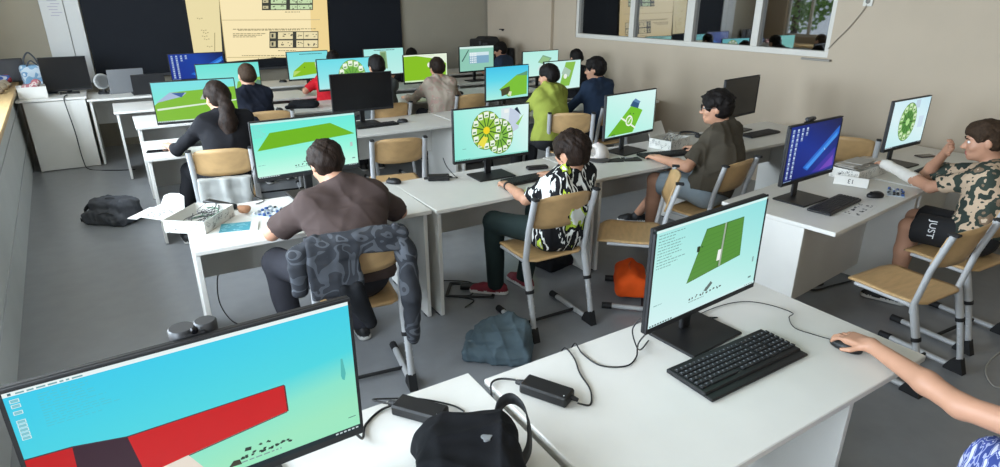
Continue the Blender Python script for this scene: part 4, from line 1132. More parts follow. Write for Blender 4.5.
cloth = lambda n, c, **k: mat(n, c, .85, noise=.06, nscale=14, bump=.15, bscale=300, spec=.2, **k)
DENIMD = cloth('dark_trousers', '#2c2c31')
# 1 brown T-shirt, leaning over the desk
P1 = person('person in a faded dark brown T-shirt bent over the desk, seen from behind',
    (.86, 2.80, .60), (.885, 2.935, 1.01), (.845, 3.035, 1.135), 96, 32, 88, ((.70, 3.235, .86), (1.06, 3.36, .775)), (('p', (.545, 3.10, .795)), ('p', (1.235, 3.05, .80))),
    cloth('faded_brown_cotton', '#4d403d'), cloth('charcoal_trousers', '#35353b'), 'short', hw=.205, sleeve=.80, h=.0075, s=1.05, hs=1.0,
    knees=((.56, 3.16, .60), (1.0, 3.24, .58)), feet=((.60, 3.12, .085), (1.0, 3.2, .085)), pose=('curl', 'flat'), face=True, sl_r=.070, bulk=.006, hairm=HAIRB, fold=.0038)
# 2 black / white / lime printed shirt
P2 = person('person in a black, white and lime patterned shirt and red shoes at a keyboard',
    (2.15, 2.79, .59), (2.24, 2.76, .965), (2.215, 2.755, 1.078), 112, 12, 100, ((2.08, 3.27, .775), (2.46, 3.33, .775)), (('p', (2.02, 2.93, .77)), ('p', (2.50, 3.0, .80))),
    pattern('splash_print', [(0, '#dedfda'), (.40, '#17171a'), (.50, '#dedfda'), (.535, '#17171a'), (.60, '#b3c944'), (.645, '#e4e6df')], 4.2, .8, .25, 3.0, (2.4, 2.4, .75), (35, 25, 0)),
    cloth('dark_teal_trousers', '#24302f'), 'mop', hw=.155, sleeve=.92, h=.0075, s=.94, hs=1.0, hem=.10, pose=('type', 'type'), face=True, sl_r=.064,
    knees=((1.90, 3.12, .585), (2.26, 3.16, .585)), feet=((1.99, 3.24, .085), (2.22, 3.22, .085)), toe=((-.75, .65, 0), (-.1, 1, 0)),
    shoes=[mat('shoe_red', '#7d2230', .7), mat('shoe_sole_white', '#cfcdc8', .6)], hairm=HAIRB, fold=.006)
band(P2, P2['wr'][0] - P2['hd'][0] * .012, P2['hd'][0], .024, .018, 'wristband', BLACKM)
# 3 boy with glasses
P3 = person('person with glasses in an olive-brown T-shirt, seen in profile at keyboard and mouse',
    (3.62, 2.84, .60), (3.775, 2.90, 1.035), (3.695, 2.935, 1.185), 127, 6, 104, ((3.46, 3.27, .775), (3.935, 3.30, .787)), (('p', (3.415, 2.90, .785)), ('p', (3.97, 3.05, .80))),
    cloth('olive_brown_cotton', '#4c463c'), cloth('pale_grey_blue_denim', '#8b979f'), 'messy', hw=.185, sleeve=.84, h=.0075, s=1.05, hs=1.06, shorts=True, pose=('flat', 'mouse'), face=True, sl_r=.066,
    knees=((3.44, 3.22, .60), (3.74, 3.30, .60)), feet=((3.52, 3.30, .085), (3.86, 3.78, .085)), toe=((-.2, 1, 0), (-.7, .6, 0)), bulk=.008)
glasses(P3)
b = MB(); n3 = P3['neck'] - P3['org']
b.tube([n3 + P3['rt'] * math.sin(R(a)) * .064 - P3['bk'] * math.cos(R(a)) * .062 + P3['up'] * (.006 - .022 * math.cos(R(a))) for a in range(0, 361, 30)], .0045, 0, 6); b.build('collar_trim', mat('dark_red_trim', '#4a1f1d', .7), P3['t'])
# 4 camouflage shirt
CAMO = pattern('camouflage', [(0, '#333c37'), (.43, '#c6ae94'), (.515, '#3a443d'), (.60, '#85705c'), (.65, '#d2bea4')], 8, .85, 0, 3.0)
P4 = person('person in a camouflage T-shirt with one forearm in a white bandage, hand at mouth',
    (4.24, 1.36, .60), (4.40, 1.43, .985), (4.34, 1.49, 1.135), 118, 10, 104, ((4.515, 2.09, .835), (4.345, 1.66, 1.06)), (('p', (4.325, 1.70, .795)), ('p', (4.60, 1.86, .79))),
    CAMO, mat('black_shorts', '#17171a', .8), 'top', hw=.165, sleeve=.80, h=.0075, s=.98, hs=1.04, shorts=True, pose=('flat', 'type'), face=True, sl_r=.066,
    knees=((4.17, 1.70, .555), (4.38, 1.76, .56)), feet=((4.20, 1.70, .085), (4.40, 1.78, .085)), toe=((-.4, 1, 0), (0, 1, 0)), handn=(None, (.55, -.75, .2)), hairm=HAIRL)
b = Blob(); e, w, d = P4['el'][0], P4['wr'][0], P4['hd'][0]
q0 = e + (w - e) * .30; b.cone(q0, w, .043, .033, .02, 1, (q0, e - w)).cone(w, w + d * .055, .033, .036, .02, 1, (w + d * .055, d))
b.mesh(.006, amp=.0015, freq=120, origin=P4['org'], name='bandage', mats=cloth('bandage_white', '#e2ded6'), parent=P4['t'])
# lettering on the shorts
fc = bpy.data.curves.new('lettering', 'FONT'); fc.body = 'JUST'; fc.size = .056; fc.extrude = .0008; fc.align_x = 'CENTER'; fc.align_y = 'CENTER'
kn, hp0 = P4['knees'][0], P4['hip'][0]; dv = nrm(kn - hp0); sidev = nrm(V3((-.93, -.10, .34))); sidev = nrm(sidev - dv * (sidev @ dv)); tx = np.cross(-dv, sidev)
c = hp0 + (kn - hp0) * .52 + sidev * .098 - P4['org']
fo = bpy.data.objects.new('lettering', fc); COL.objects.link(fo); fo.parent = P4['t']; fc.materials.append(mat('print_white', '#dedede', .7))
fo.matrix_local = Matrix.Translation(Vector(c)) @ Matrix((tuple(tx) + (0,), tuple(-dv) + (0,), tuple(sidev) + (0,), (0, 0, 0, 1))).transposed()
# 5 the reaching arm at the right edge
P5 = person('person in blue checked shorts whose bare forearm reaches for the near mouse',
    (1.84, .0, .60), (1.775, .19, .905), (1.83, .285, 1.04), 88, 18, 86, ((2.076, .912, .789), (1.55, .42, .66)), (('p', (1.965, .54, .79)), ('h', (-.5, -.5, -.3))),
    cloth('pale_blue_cotton', '#8fa0b8'), pattern('blue_check', [(0, '#3f4f92'), (.45, '#aab2d6'), (.55, '#4d5ca6'), (.66, '#d5d8ea')], 30, .85, 0, 0, (1, 4, 1)), 'short', hw=.185, sleeve=.35, h=.005, s=1.0, shorts=True,
    knees=((1.66, .42, .56), (2.06, .44, .585)), feet=((1.66, .45, .085), (2.07, .45, .085)), pose=('mouse', 'flat'), face=True, handdir=((.02, .95, -.10), None), handn=((-.12, .1, 1), None), swap=True, short_len=1.10)
# the rows further back
FAR = dict(h=.0115)
P6 = person('person with a long dark ponytail in a black top',
    (.66, 5.16, .60), (.70, 5.30, 1.045), (.68, 5.37, 1.185), 112, 14, 95, ((.28, 5.74, .775), (.85, 5.75, .775)), (('p', (.33, 5.42, .79)), ('h', (.6, -.2, -.8))),
    cloth('black_cotton', '#1b1b1f'), cloth('black_trousers', '#1a1a1d'), 'pony', hw=.195, sleeve=1.55, hairm=HAIRB, hs=1.08, knees=((.40, 5.52, .58), (.80, 5.55, .58)), feet=((.28, 5.44, .085), (.78, 5.55, .085)), **FAR)
P7 = person('person with close-cropped hair in a dark navy top, seen from behind',
    (1.16, 6.46, .60), (1.15, 6.55, 1.06), (1.14, 6.58, 1.205), 100, 6, 90, ((.98, 7.04, .785), (1.34, 7.02, .785)), (('h', (-.5, -.2, -.8)), ('h', (.5, -.2, -.8))),
    cloth('dark_navy_cotton', '#1d2230'), DENIMD, 'crop', hw=.175, sleeve=.9, hairm=HAIRL, hs=1.06, **FAR)
P8 = person('person in a red T-shirt leaning behind the black monitor',
    (2.27, 7.69, .60), (2.38, 7.80, 1.02), (2.46, 7.99, 1.18), 70, 5, 85, ((2.09, 8.08, .80), (2.46, 8.14, .80)), (('h', (-.8, -.2, -.4)), ('h', (.5, -.2, -.8))),
    cloth('bright_red_cotton', '#c3202b'), DENIMD, 'short', hw=.18, sleeve=.9, **FAR)
P9 = person('person in a charcoal shirt with dark hair half hidden by the black monitor',
    (2.44, 6.42, .60), (2.50, 6.52, 1.07), (2.49, 6.56, 1.225), 95, 4, 88, ((2.28, 7.00, .785), (2.68, 7.02, .785)), (('h', (-.5, -.2, -.8)), ('h', (.5, -.2, -.8))),
    cloth('charcoal_cotton', '#4a4d4c'), DENIMD, 'short', hw=.18, sleeve=.9, hs=1.05, **FAR)
P10 = person('person in a beige sweatshirt with faint pink print, seen from behind',
    (3.26, 6.46, .60), (3.25, 6.55, 1.03), (3.24, 6.58, 1.165), 92, 6, 90, ((3.02, 7.06, .785), (3.50, 7.04, .785)), (('p', (2.98, 6.72, .80)), ('p', (3.55, 6.70, .80))),
    pattern('beige_print', [(0, '#b3a596'), (.55, '#b89a90'), (.62, '#a99b8c'), (.70, '#c0b2a2')], 14, .9, .4), DENIMD, 'short', hw=.18, sleeve=1.9, hairm=HAIRB, hs=1.02, **FAR)
P11 = person('person in a lime hooded sweatshirt, seen from behind, head turned a little',
    (3.66, 4.90, .60), (3.72, 5.00, 1.065), (3.715, 5.03, 1.195), 118, 8, 95, ((3.46, 5.56, .78), (3.90, 5.58, .78)), (('p', (3.47, 5.16, .82)), ('h', (.5, -.2, -.8))),
    cloth('lime_fleece', '#98a248'), mat('black_trousers_b', '#19191c', .8), 'short', hw=.18, sleeve=1.9, hood=True, hs=1.04, **FAR)
P12 = person('person with glasses in a navy shirt near the right wall',
    (4.40, 5.04, .60), (4.45, 5.12, 1.075), (4.415, 5.14, 1.215), 128, 6, 98, ((4.20, 5.66, .78), (4.62, 5.68, .78)), (('p', (4.14, 5.22, .80)), ('h', (.5, -.2, -.8))),
    cloth('navy_cotton', '#2a384e'), DENIMD, 'messy', hw=.19, sleeve=1.9, hs=1.06, **FAR)
glasses(P12)
P13 = person('person with dark hair bent towards the left under the black printer in the far corner',
    (5.44, 8.60, .60), (5.46, 8.63, 1.01), (5.41, 8.66, 1.14), 150, 14, 112, ((5.12, 8.90, .835), (5.44, 8.92, .835)), (('h', (-.5, -.2, -.8)), ('h', (.5, -.2, -.8))),
    cloth('slate_blue_cotton', '#35445c'), DENIMD, 'mop', hw=.17, sleeve=.9, face=True, **FAR)
P14 = person('person whose dark hair shows just above the lime slab monitor',
    (3.83, 8.62, .60), (3.85, 8.64, .995), (3.85, 8.66, 1.115), 90, 8, 90, ((3.68, 9.02, .835), (4.0, 9.02, .835)), (('h', (-.5, -.2, -.8)), ('h', (.5, -.2, -.8))),
    cloth('black_cotton_b', '#1c1c20'), DENIMD, 'short', hw=.17, sleeve=.9, **FAR)
P15 = person('person whose dark hair shows just above the green strip monitor near the right wall',
    (5.36, 6.56, .60), (5.38, 6.64, 1.03), (5.39, 6.68, 1.165), 90, 8, 90, ((5.2, 7.0, .785), (5.55, 7.0, .785)), (('h', (-.5, -.2, -.8)), ('h', (.5, -.2, -.8))),
    cloth('black_cotton_c', '#1e1e22'), DENIMD, 'short', hw=.17, sleeve=.9, **FAR)

# ------------------------------------------------------------------ jackets, bags, cap
JACK = pattern('patterned_jacket_cloth', [(0, '#33353a'), (.40, '#4f5258'), (.45, '#36383d'), (.54, '#55585e'), (.585, '#34363b')], 6, .75, 1.0, 1)
def fabric_thing(name, label, cat, loc, rz, B, h, m, amp=.006, freq=26, part='cloth', group=None, amp2=.0025, freq2=70, seed=2, ridge=0.0, rfreq=14):
    t = thing(name, label, cat, loc, rz, group); B.mesh(h, amp=amp, freq=freq, amp2=amp2, freq2=freq2, seed=seed, ridge=ridge, rfreq=rfreq, name=part, mats=m, parent=t); return t
B = Blob()
B.cone((-.20, -.20, .885), (.20, -.20, .885), .036, .036, .03).box((-.12, -.236, .76), (.105, .010, .13), .016, .03).box((-.13, -.150, .80), (.10, .008, .09), .014, .03)
B.box((.06, -.240, .86), (.16, .008, .035), .014, .03)
t = fabric_thing('jacket', 'grey patterned jacket hung over the chair of the brown-shirt child', 'jacket', (.86, 2.79, 0), -9, B, .007, JACK, part='body')
B = Blob().cone((.185, -.205, .885), (.222, -.235, .78), .045, .050, .03).cone((.222, -.235, .78), (.226, -.262, .55), .048, .044, .03).cone((.226, -.262, .55), (.222, -.275, .34), .043, .036, .02)
B.mesh(.007, amp=.006, freq=30, amp2=.003, freq2=70, seed=4, name='sleeve', mats=JACK, parent=t)
B = Blob().cone((-.19, -.20, .885), (-.27, -.215, .83), .045, .05, .03).cone((-.27, -.215, .83), (-.275, -.20, .66), .048, .040, .02)
B.mesh(.007, amp=.006, freq=30, amp2=.003, freq2=70, seed=5, name='sleeve', mats=JACK, parent=t)
B = Blob().cone((-.03, -.262, .66), (.015, -.268, .46), .034, .030, .03).cone((-.09, -.262, .66), (-.02, -.266, .50), .030, .026, .03)
B.mesh(.007, amp=.005, freq=30, seed=6, name='lining', mats=cloth('black_lining', '#191a1d'), parent=t)
B = Blob().box((.0, -.222, .62), (.165, .008, .20), .016, .03).cone((-.17, -.215, .80), (-.14, -.23, .42), .03, .025, .03).cone((.15, -.215, .80), (.15, -.235, .44), .03, .02, .03).cone((0, -.23, .70), (.03, -.235, .42), .026, .024, .03).cut((0, 0, .675), (0, 0, 1))
fabric_thing('jacket', 'pale grey jacket hanging behind the ponytail child', 'jacket', (.62, 5.02, 0), -14, B, .009, cloth('pale_grey_cloth', '#a9aaa6'), part='body')
# near black bag on the desk
NB = (.606, 1.135, .7415); NR = -20
B = Blob().box((-.0, -.12, .055), (.10, .17, .022), .034, .02).box((0, .03, .062), (.085, .03, .03), .03, .03).cone((-.11, .05, .05), (.11, .05, .05), .035, .035, .03).box((.0, -.10, .105), (.075, .11, .006), .014, .02)
B.cut((0, 0, 0), (0, 0, -1))
t = fabric_thing('backpack', 'black backpack with a small grey emblem lying on the nearest desk', 'backpack', NB, NR, B, .005, cloth('black_nylon', '#17181c'), .003, 30, 'body', None, .002, 70, 2, .006, 16); t.scale = (1, 1, 1.15)
b = MB()
def strap(b, pts, w, th=.004, up=(0, 0, 1)):
    P = smooth_path(pts, 8); vs = []; fs = []
    for i, p in enumerate(P):
        tg = (P[min(i + 1, len(P) - 1)] - P[max(i - 1, 0)]).normalized(); s = Vector(up); s = (s - tg * s.dot(tg)).normalized(); n = tg.cross(s)
        for (a, c) in ((-1, -1), (1, -1), (1, 1), (-1, 1)): vs.append(p + s * (w / 2 * a) + n * (th / 2 * c))
    for i in range(len(P) - 1):
        for k in range(4):
            k2 = (k + 1) % 4; fs.append((i * 4 + k, i * 4 + k2, i * 4 + 4 + k2, i * 4 + 4 + k))
    fs += [(3, 2, 1, 0), tuple(len(vs) - 4 + k for k in range(4))]
    b.add(vs, fs, 0, True)
strap(b, [(.085, .055, .07), (.115, .115, .10), (.155, .125, .105), (.180, .07, .095), (.165, -.02, .065), (.125, -.07, .05)], .030, .004, (-.3, .15, .95)); b.build('strap', mat('webbing_black', '#1c1d20', .7, bump=.2, bscale=500), t)
b = MB(); pts = []
for k in range(22):
    a = 2 * math.pi * k / 22; r = .0125 * (1 + .18 * math.sin(3 * a + .6) + .12 * math.sin(5 * a)); pts.append((.045 + r * math.cos(a) * 1.05, -.045 + r * math.sin(a)))
b.prism(pts, .122, .1265); b.prism([(.053, -.034), (.061, -.022), (.057, -.031)], .122, .1265); b.build('emblem', mat('emblem_grey', '#8d9093', .5), t)
# blue-grey bag on the floor
B = Blob().box((0, 0, .035), (.165, .10, .01), .035, .03).box((.02, .01, .10), (.11, .065, .03), .045, .05).cone((-.10, .03, .10), (.05, .07, .19), .05, .035, .05).cone((.05, .07, .18), (.12, .02, .12), .04, .05, .04)
for (a, c, r) in (((-.10, -.02, .13), (.06, .0, .175), .016), ((-.06, -.06, .12), (.10, -.03, .14), .015), ((-.12, -.05, .10), (-.09, -.08, .03), .014), ((.0, .05, .19), (.03, -.05, .15), .015), ((.12, .05, .13), (.15, -.03, .07), .014)): B.cone(a, c, r, r * .7, .02)
B.cut((0, 0, .002), (0, 0, -1))
t = fabric_thing('cloth_bag', 'crumpled blue-grey bag lying on the floor behind the two front desks', 'bag', (1.60, 2.58, 0), -37, B, .007, cloth('blue_grey_nylon', '#53626a'), .010, 16, 'body', None, .003, 48, 7, .007, 24)
b = MB(); strap(b, [(.0, .07, .20), (.06, .12, .17), (.16, .10, .08), (.19, .04, .03)], .025); b.build('strap', mat('webbing_blue_grey', '#46535a', .8), t)
# orange bag under the turned chair
B = Blob().box((0, 0, .10), (.12, .06, .03), .05, .03).cone((-.11, 0, .16), (.10, 0, .17), .045, .04, .04).cut((0, 0, .046), (0, 0, -1))
t = fabric_thing('cloth_bag', 'bright orange bag under the empty turned chair', 'bag', (2.78, 2.74, 0), 50, B, .008, cloth('orange_nylon', '#e2561c'), .008, 20, 'body', None, .002)
b = MB(); b.tube([(-.10, 0, .20), (-.03, .02, .225), (.06, .0, .215), (.10, -.03, .19)], .006); b.build('drawstring', mat('orange_cord', '#c44a17', .8), t)
# dark backpack on the floor by the left counter
B = Blob().box((0, 0, .05), (.19, .10, .02), .035, .03).box((.03, .02, .13), (.15, .06, .03), .05, .05).cone((-.12, .03, .12), (-.17, .02, .08), .06, .05, .04).cone((-.06, -.08, .10), (.12, -.08, .11), .045, .04, .02)
B.cut((0, 0, .002), (0, 0, -1))
t = fabric_thing('backpack', 'dark grey backpack on the floor beside the left counter aisle', 'backpack', (-.24, 6.36, 0), -42, B, .010, cloth('dark_grey_nylon', '#4a4c51'), .006, 22, 'body', None, .003, 70, 2, .010, 18)
b = MB(); strap(b, [(-.14, .06, .16), (-.24, .05, .15), (-.27, -.02, .09), (-.20, -.08, .05)], .035, .006); strap(b, [(-.10, -.09, .08), (-.22, -.12, .04), (-.27, -.08, .03)], .03, .005); b.build('strap', mat('webbing_dark', '#2c2d31', .8), t)
b = MB(); b.tube([(-.05, -.125, .10), (.04, -.128, .125), (.13, -.122, .11)], .004); b.tube([(-.08, .0, .21), (.03, -.01, .232), (.14, .0, .21)], .004); b.build('zip', mat('zip_black', '#141416', .5), t)
# black bag under the patterned-shirt boy's desk and black pouch in the fourth row
B = Blob().box((0, 0, .045), (.13, .06, .01), .035, .03).cone((-.08, 0, .08), (.10, .01, .07), .04, .03, .03).cut((0, 0, .002), (0, 0, -1))
t = fabric_thing('shoe_bag', 'flat black bag on the floor under the boy in the patterned shirt', 'bag', (2.64, 3.40, 0), 10, B, .009, cloth('black_nylon_b', '#18191c'), .006, 24, 'body')
b = MB(); b.tube([(.10, 0, .07), (.18, .04, .03), (.24, -.02, .008), (.17, -.06, .008)], .004); b.build('drawstring', CABLE, t)
B = Blob().box((0, 0, .035), (.14, .05, .008), .026, .03).cone((-.10, -.05, .03), (-.17, -.09, .02), .025, .02, .02).cone((-.10, .02, .05), (.11, .0, .05), .028, .03, .03).cut((0, 0, .001), (0, 0, -1))
t = fabric_thing('pouch', 'black soft pouch lying on a fourth-row desk near the red shirt', 'pouch', (1.80, 7.14, .7505), -25, B, .010, cloth('black_nylon_c', '#191a1e'), .005, 24, 'body')
b = MB(); b.tube([(.12, 0, .075), (.17, .02, .05), (.16, .05, .02)], .006); b.build('strap', CABLE, t)
# white and pink cap, dark folded cover beside it
t = thing('baseball_cap', 'white cap lying on the desk beside the pitch-picture monitor', 'cap', (3.17, 3.60, .7408), -35)
B = Blob().ell((0, 0, .02), (.088, .098, .095), .01).ell((0, 0, .018), (.080, .090, .087), .004, None, -1).cut((0, 0, .001), (0, 0, -1)); B.mesh(.005, amp=.003, freq=30, name='crown', mats=mat('cap_white', '#d9d2cc', .85, noise=.08, nscale=10), parent=t)
B = Blob().ell((0, -.11, .006), (.085, .085, .009), .01).ell((0, -.02, .02), (.080, .075, .05), .004, None, -1).cut((0, 0, .001), (0, 0, -1)); B.mesh(.004, name='peak', mats=mat('cap_peak', '#4a4747', .85), parent=t)
b = MB(); b.lathe([(.010, .112), (.009, .118), (.003, .121)], (0, 0, 0), 10); b.build('button', mat('cap_pink', '#d8b4b0', .8), t)
t = thing('wallet_case', 'dark folded case lying open beside the white cap', 'case', (3.27, 3.42, .7408), -22)
b = MB(); b.box((-.075, 0, .006), (.14, .10, .010), bev=.003, M=Matrix.Rotation(R(-5), 4, 'Y')); b.build('cover', mat('case_dark', '#2a2826', .7), t)
b = MB(); b.box((.075, .0, .006), (.14, .10, .010), bev=.003); b.build('back_cover', mat('case_dark', '#2a2826', .7), t)
b = MB(); b.box((.06, .01, .016), (.07, .018, .010), bev=.003); b.build('clasp', mat('clasp_grey', '#9a9a98', .4), t)

# ------------------------------------------------------------------ power bricks and cables
def brick(label, x, y, z, rz, L=.165, W=.072, H=.036):
    t = thing('power_adapter', label, 'power adapter', (x, y, z), rz, 'black power adapters')
    b = MB(); b.box((0, 0, H / 2 + .0005), (L, W, H), bev=.006); b.build('body', BLACKP, t)
    b = MB(); b.tube([(-L / 2 + .002, 0, H / 2), (-L / 2 - .028, 0, H / 2 - .004)], [.012, .008], 0, 8, False); b.build('strain_relief', CAPM, t)
    b = MB(); b.tube([(L / 2 - .002, .01, H / 2), (L / 2 + .022, .01, H / 2 - .004)], [.009, .006], 0, 8, False); b.build('cable_boot', CAPM, t)
    b = MB(); b.lathe([(.0022, 0), (.0022, .0012)], (L / 2 - .014, -.02, H), 8); b.build('indicator', mat('indicator_white', '#d5d8da', .5), t)
    return t
brick('black power brick beside the large red-bar monitor, cable looping behind', .60, 1.42, .7405, -54)
brick('black power brick on the bare corner of the keyboard desk', .985, 1.295, .7405, -62)
brick('black power brick between the brown-shirt child and the wheel-picture monitor', 1.80, 3.69, .7405, -25, .15)
brick('long black power brick behind the doodled box', .41, 3.87, .7405, -58, .24, .05, .03)
def cable(label, pts, r=.003, m=CABLE, seg=6):
    b = MB(); b.tube(pts, r, 0, seg, True); return tag(b.build('cable', m), label, 'cable')
zt = .744
cable('thin black cable looping behind the first power brick', [(.537, 1.505, .752), (.50, 1.56, .748), (.56, 1.535, .7445), (.63, 1.49, .7445), (.70, 1.41, .7445), (.72, 1.36, .7445)])
cable('short black cable from the red-bar monitor to its power brick', [(.385, 1.37, .80), (.41, 1.40, .752), (.44, 1.46, .7445), (.50, 1.50, .7445), (.548, 1.495, .752)], .004)
cable('black cable from the second power brick over the desk edge', [(.935, 1.40, .756), (.905, 1.44, .748), (.87, 1.44, .748), (.846, 1.41, .742), (.84, 1.38, .69)], .0035)
cable('black cable curling from the second power brick to the far desk edge', [(1.033, 1.198, .754), (1.07, 1.18, .7445), (1.12, 1.24, .7445), (1.15, 1.33, .7445), (1.19, 1.41, .7445), (1.205, 1.485, .744), (1.205, 1.52, .68)], .003)
cable('black cable sagging from the plate-picture monitor across the desk edge', [(1.47, 1.30, .86), (1.42, 1.33, .78), (1.38, 1.30, .746), (1.31, 1.28, .7445), (1.24, 1.33, .7445), (1.235, 1.42, .7445), (1.255, 1.49, .744), (1.26, 1.53, .66)], .0028)
cable('black lead hanging down the left edge of the plate-picture monitor', [(1.385, 1.30, .90), (1.36, 1.31, .86), (1.372, 1.30, .80), (1.42, 1.32, .752), (1.50, 1.36, .7445)], .0025)
cable('thin black mouse cable winding over the keyboard desk', [(2.066, 1.002, .752), (2.06, 1.06, .7445), (2.045, 1.13, .7445), (2.10, 1.19, .7445), (2.145, 1.205, .7445), (2.13, 1.29, .7445), (2.08, 1.36, .7445), (1.99, 1.395, .7445), (1.86, 1.40, .7445), (1.80, 1.385, .7445), (1.86, 1.34, .7445), (1.80, 1.36, .7445)], .0018)
cable('thin black wires tangled beside the empty chair backrest', [(1.28, 3.72, zt), (1.33, 3.80, zt), (1.42, 3.74, zt), (1.36, 3.66, zt), (1.30, 3.74, zt), (1.40, 3.83, zt), (1.46, 3.80, zt)], .002)
cable('black lead rising behind the middle power brick', [(1.875, 3.66, .757), (1.93, 3.66, .7445), (1.94, 3.72, .7445), (1.915, 3.79, .80), (1.90, 3.812, .86)], .003)
cable('black cable hanging under the doodled-box desk', [(.36, 3.80, .42), (.31, 3.80, .30), (.30, 3.78, .14), (.36, 3.74, .012), (.46, 3.70, .006), (.58, 3.66, .006)], .004)
cable('black cable running down the solid-fronted teacher desk and over the floor', [(-.50, 8.98, .846), (-.52, 8.76, .848), (-.525, 8.72, .78), (-.50, 8.72, .45), (-.49, 8.70, .10), (-.44, 8.60, .006), (-.20, 8.40, .006), (.02, 8.30, .006)], .006)
cable('black cable loop on the floor under the patterned-shirt boy', [(1.70, 3.62, .006), (1.80, 3.58, .006), (1.92, 3.46, .006), (1.83, 3.30, .006), (1.72, 3.34, .006), (1.80, 3.22, .006), (1.70, 3.16, .006)], .004)
cable('black cables bunched on the floor under the blue-wallpaper desk', [(3.78, 2.34, .22), (3.86, 2.24, .05), (3.95, 2.14, .008), (4.06, 2.10, .008), (4.02, 2.22, .008), (3.86, 2.20, .03), (3.90, 2.08, .008), (4.08, 2.05, .008), (4.28, 2.02, .008)], .006)
cable('pale cable curved on the floor at the right edge of the photo', [(3.75, .85, .005), (3.66, .90, .005), (3.82, 1.00, .005), (4.10, 1.03, .005), (4.34, 1.00, .005)], .004, mat('cable_pale', '#b0aea8', .6))
cable('black cable hanging beside the plane-picture monitor', [(.64, 3.87, .98), (.60, 3.88, .86), (.61, 3.87, .78), (.66, 3.85, .7445), (.60, 3.80, .7445)], .003)
t = thing('floor_power_frame', 'flat black frame lying on the floor under the patterned-shirt boy', 'cable tray', (1.86, 3.36, 0), -36)
b = MB()
for p in ((0, .10), (0, -.10)): b.box((p[0], p[1], .006), (.34, .022, .011), bev=.003)
for x in (-.16, .16): b.box((x, 0, .006), (.022, .18, .011), bev=.003)
b.build('frame', BLACKM, t); b = MB(); b.box((.02, .03, .016), (.20, .05, .028), bev=.004); b.build('socket_bar', BLACKP, t)
# webcams clipped on two monitors
def webcam(label, x, y, z, rz, W=.105, twin=True):
    t = thing('webcam', label, 'webcam', (x, y, z), rz, 'webcams on monitors')
    b = MB()
    if twin:
        b.lathe([(.026, -.022), (.028, -.018), (.028, .008), (.025, .011)], (-.022, .028, .002), 22); b.lathe([(.022, -.022), (.024, -.018), (.024, .011), (.021, .014)], (.026, .028, .002), 22)
    else: b.box((0, .008, .014), (W, .030, .024), bev=.008)
    b.build('body', mat('webcam_grey', '#343538', .4), t)
    b = MB(); b.box((0, .012, .001), (.045, .028, .008), bev=.003); b.box((0, .033, -.03), (.04, .006, .05), bev=.002); b.build('clip', BLACKM, t)
    b = MB(); b.lathe([(.008, 0), (.008, .004), (.004, .005)], (0, 0, 0), 14, 0, Matrix.Translation((0, (0 if twin else -.006), .012)) @ Matrix.Rotation(R(90), 4, 'X')); b.build('lens', mat('lens', '#0b0b10', .1), t)
    return t
webcam('dark webcam with two round lobes on top of the large red-bar monitor', .045, 1.325, 1.2455, 1.5, .12)
webcam('flat webcam on top of the blue-wallpaper monitor', 3.50, 2.08, 1.2395, 3.5, .09, False)

# ------------------------------------------------------------------ cardboard boxes and desk clutter
def doodles(b, u, v, o, w, h, n, seed, mi=0, off=.0007):
    """printed line drawings on a cardboard face; o corner, u and v unit directions"""
    rg = random.Random(seed); u, v, o = Vector(u), Vector(v), Vector(o); nn = u.cross(v).normalized() * off
    for _ in range(n):
        cx, cy = rg.uniform(.06, .94) * w, rg.uniform(.12, .88) * h; s = rg.uniform(.004, .011); k = rg.randint(0, 2)
        def seg(x0, y0, x1, y1, th=.0013):
            d = Vector((x1 - x0, y1 - y0)); L = max(d.length, 1e-5); px, py = -d.y / L * th / 2, d.x / L * th / 2
            b.poly([o + nn + u * (cx + x) + v * (cy + y) for x, y in ((x0 + px, y0 + py), (x0 - px, y0 - py), (x1 - px, y1 - py), (x1 + px, y1 + py))][::-1], mi)
        if k == 0:
            for a in range(7): seg(s * math.cos(a * .9), s * math.sin(a * .9), s * math.cos(a * .9 + .9), s * math.sin(a * .9 + .9))
        elif k == 1: seg(-s, -s, s, s * .2); seg(s, s * .2, -s * .2, s); seg(-s, -s, -s * .2, s)
        else: seg(-s, 0, s, 0); seg(0, -s, 0, s); seg(s, 0, s, s)
def open_box(label, loc, rz, L, W, H, lid=None, seed=1, mats=None):
    t = thing('cardboard_box', label, 'box', loc, rz, 'small white cardboard boxes')
    T = .003; b = MB()
    b.box((L / 2, W / 2, T / 2 + .0005), (L, W, T)); b.box((L / 2, T / 2, H / 2), (L, T, H)); b.box((L / 2, W - T / 2, H / 2), (L, T, H)); b.box((T / 2, W / 2, H / 2), (T, W - 2 * T, H)); b.box((L - T / 2, W / 2, H / 2), (T, W - 2 * T, H))
    b.build('walls', CARD, t)
    d = MB(); doodles(d, (1, 0, 0), (0, 0, 1), (0, 0, 0), L, H, 26, seed); doodles(d, (0, -1, 0), (0, 0, 1), (0, W, 0), W, H, 20, seed + 1); d.build('printed_drawings', INK, t)
    return t
t = open_box('open white doodled box with its lid folded out, on the brown-shirt child\'s desk', (.265, 3.415, .7405), 51.5, .30, .235, .072, seed=3)
b = MB(); Mx = Matrix.Translation((0, .235, .072)) @ Matrix.Rotation(R(6), 4, 'X')
b.box((.10, .075, 0), (.20, .15, .003), M=Mx); b.box((.10, .180, -.008), (.19, .055, .003), M=Mx @ Matrix.Rotation(R(-4), 4, 'X'))
lidp = b.build('lid', CARD, t); d = MB()
doodles(d, (1, 0, 0), (0, 1, 0), (0, 0, .0016), .20, .15, 44, 5); 
for i, v in enumerate(d.v): d.v[i] = tuple(Mx @ Vector(v))
d.build('printed_drawings', INK, lidp)
b = MB(); Mx = Matrix.Translation((.20, .235, .072)) @ Matrix.Rotation(R(-58), 4, 'Y')
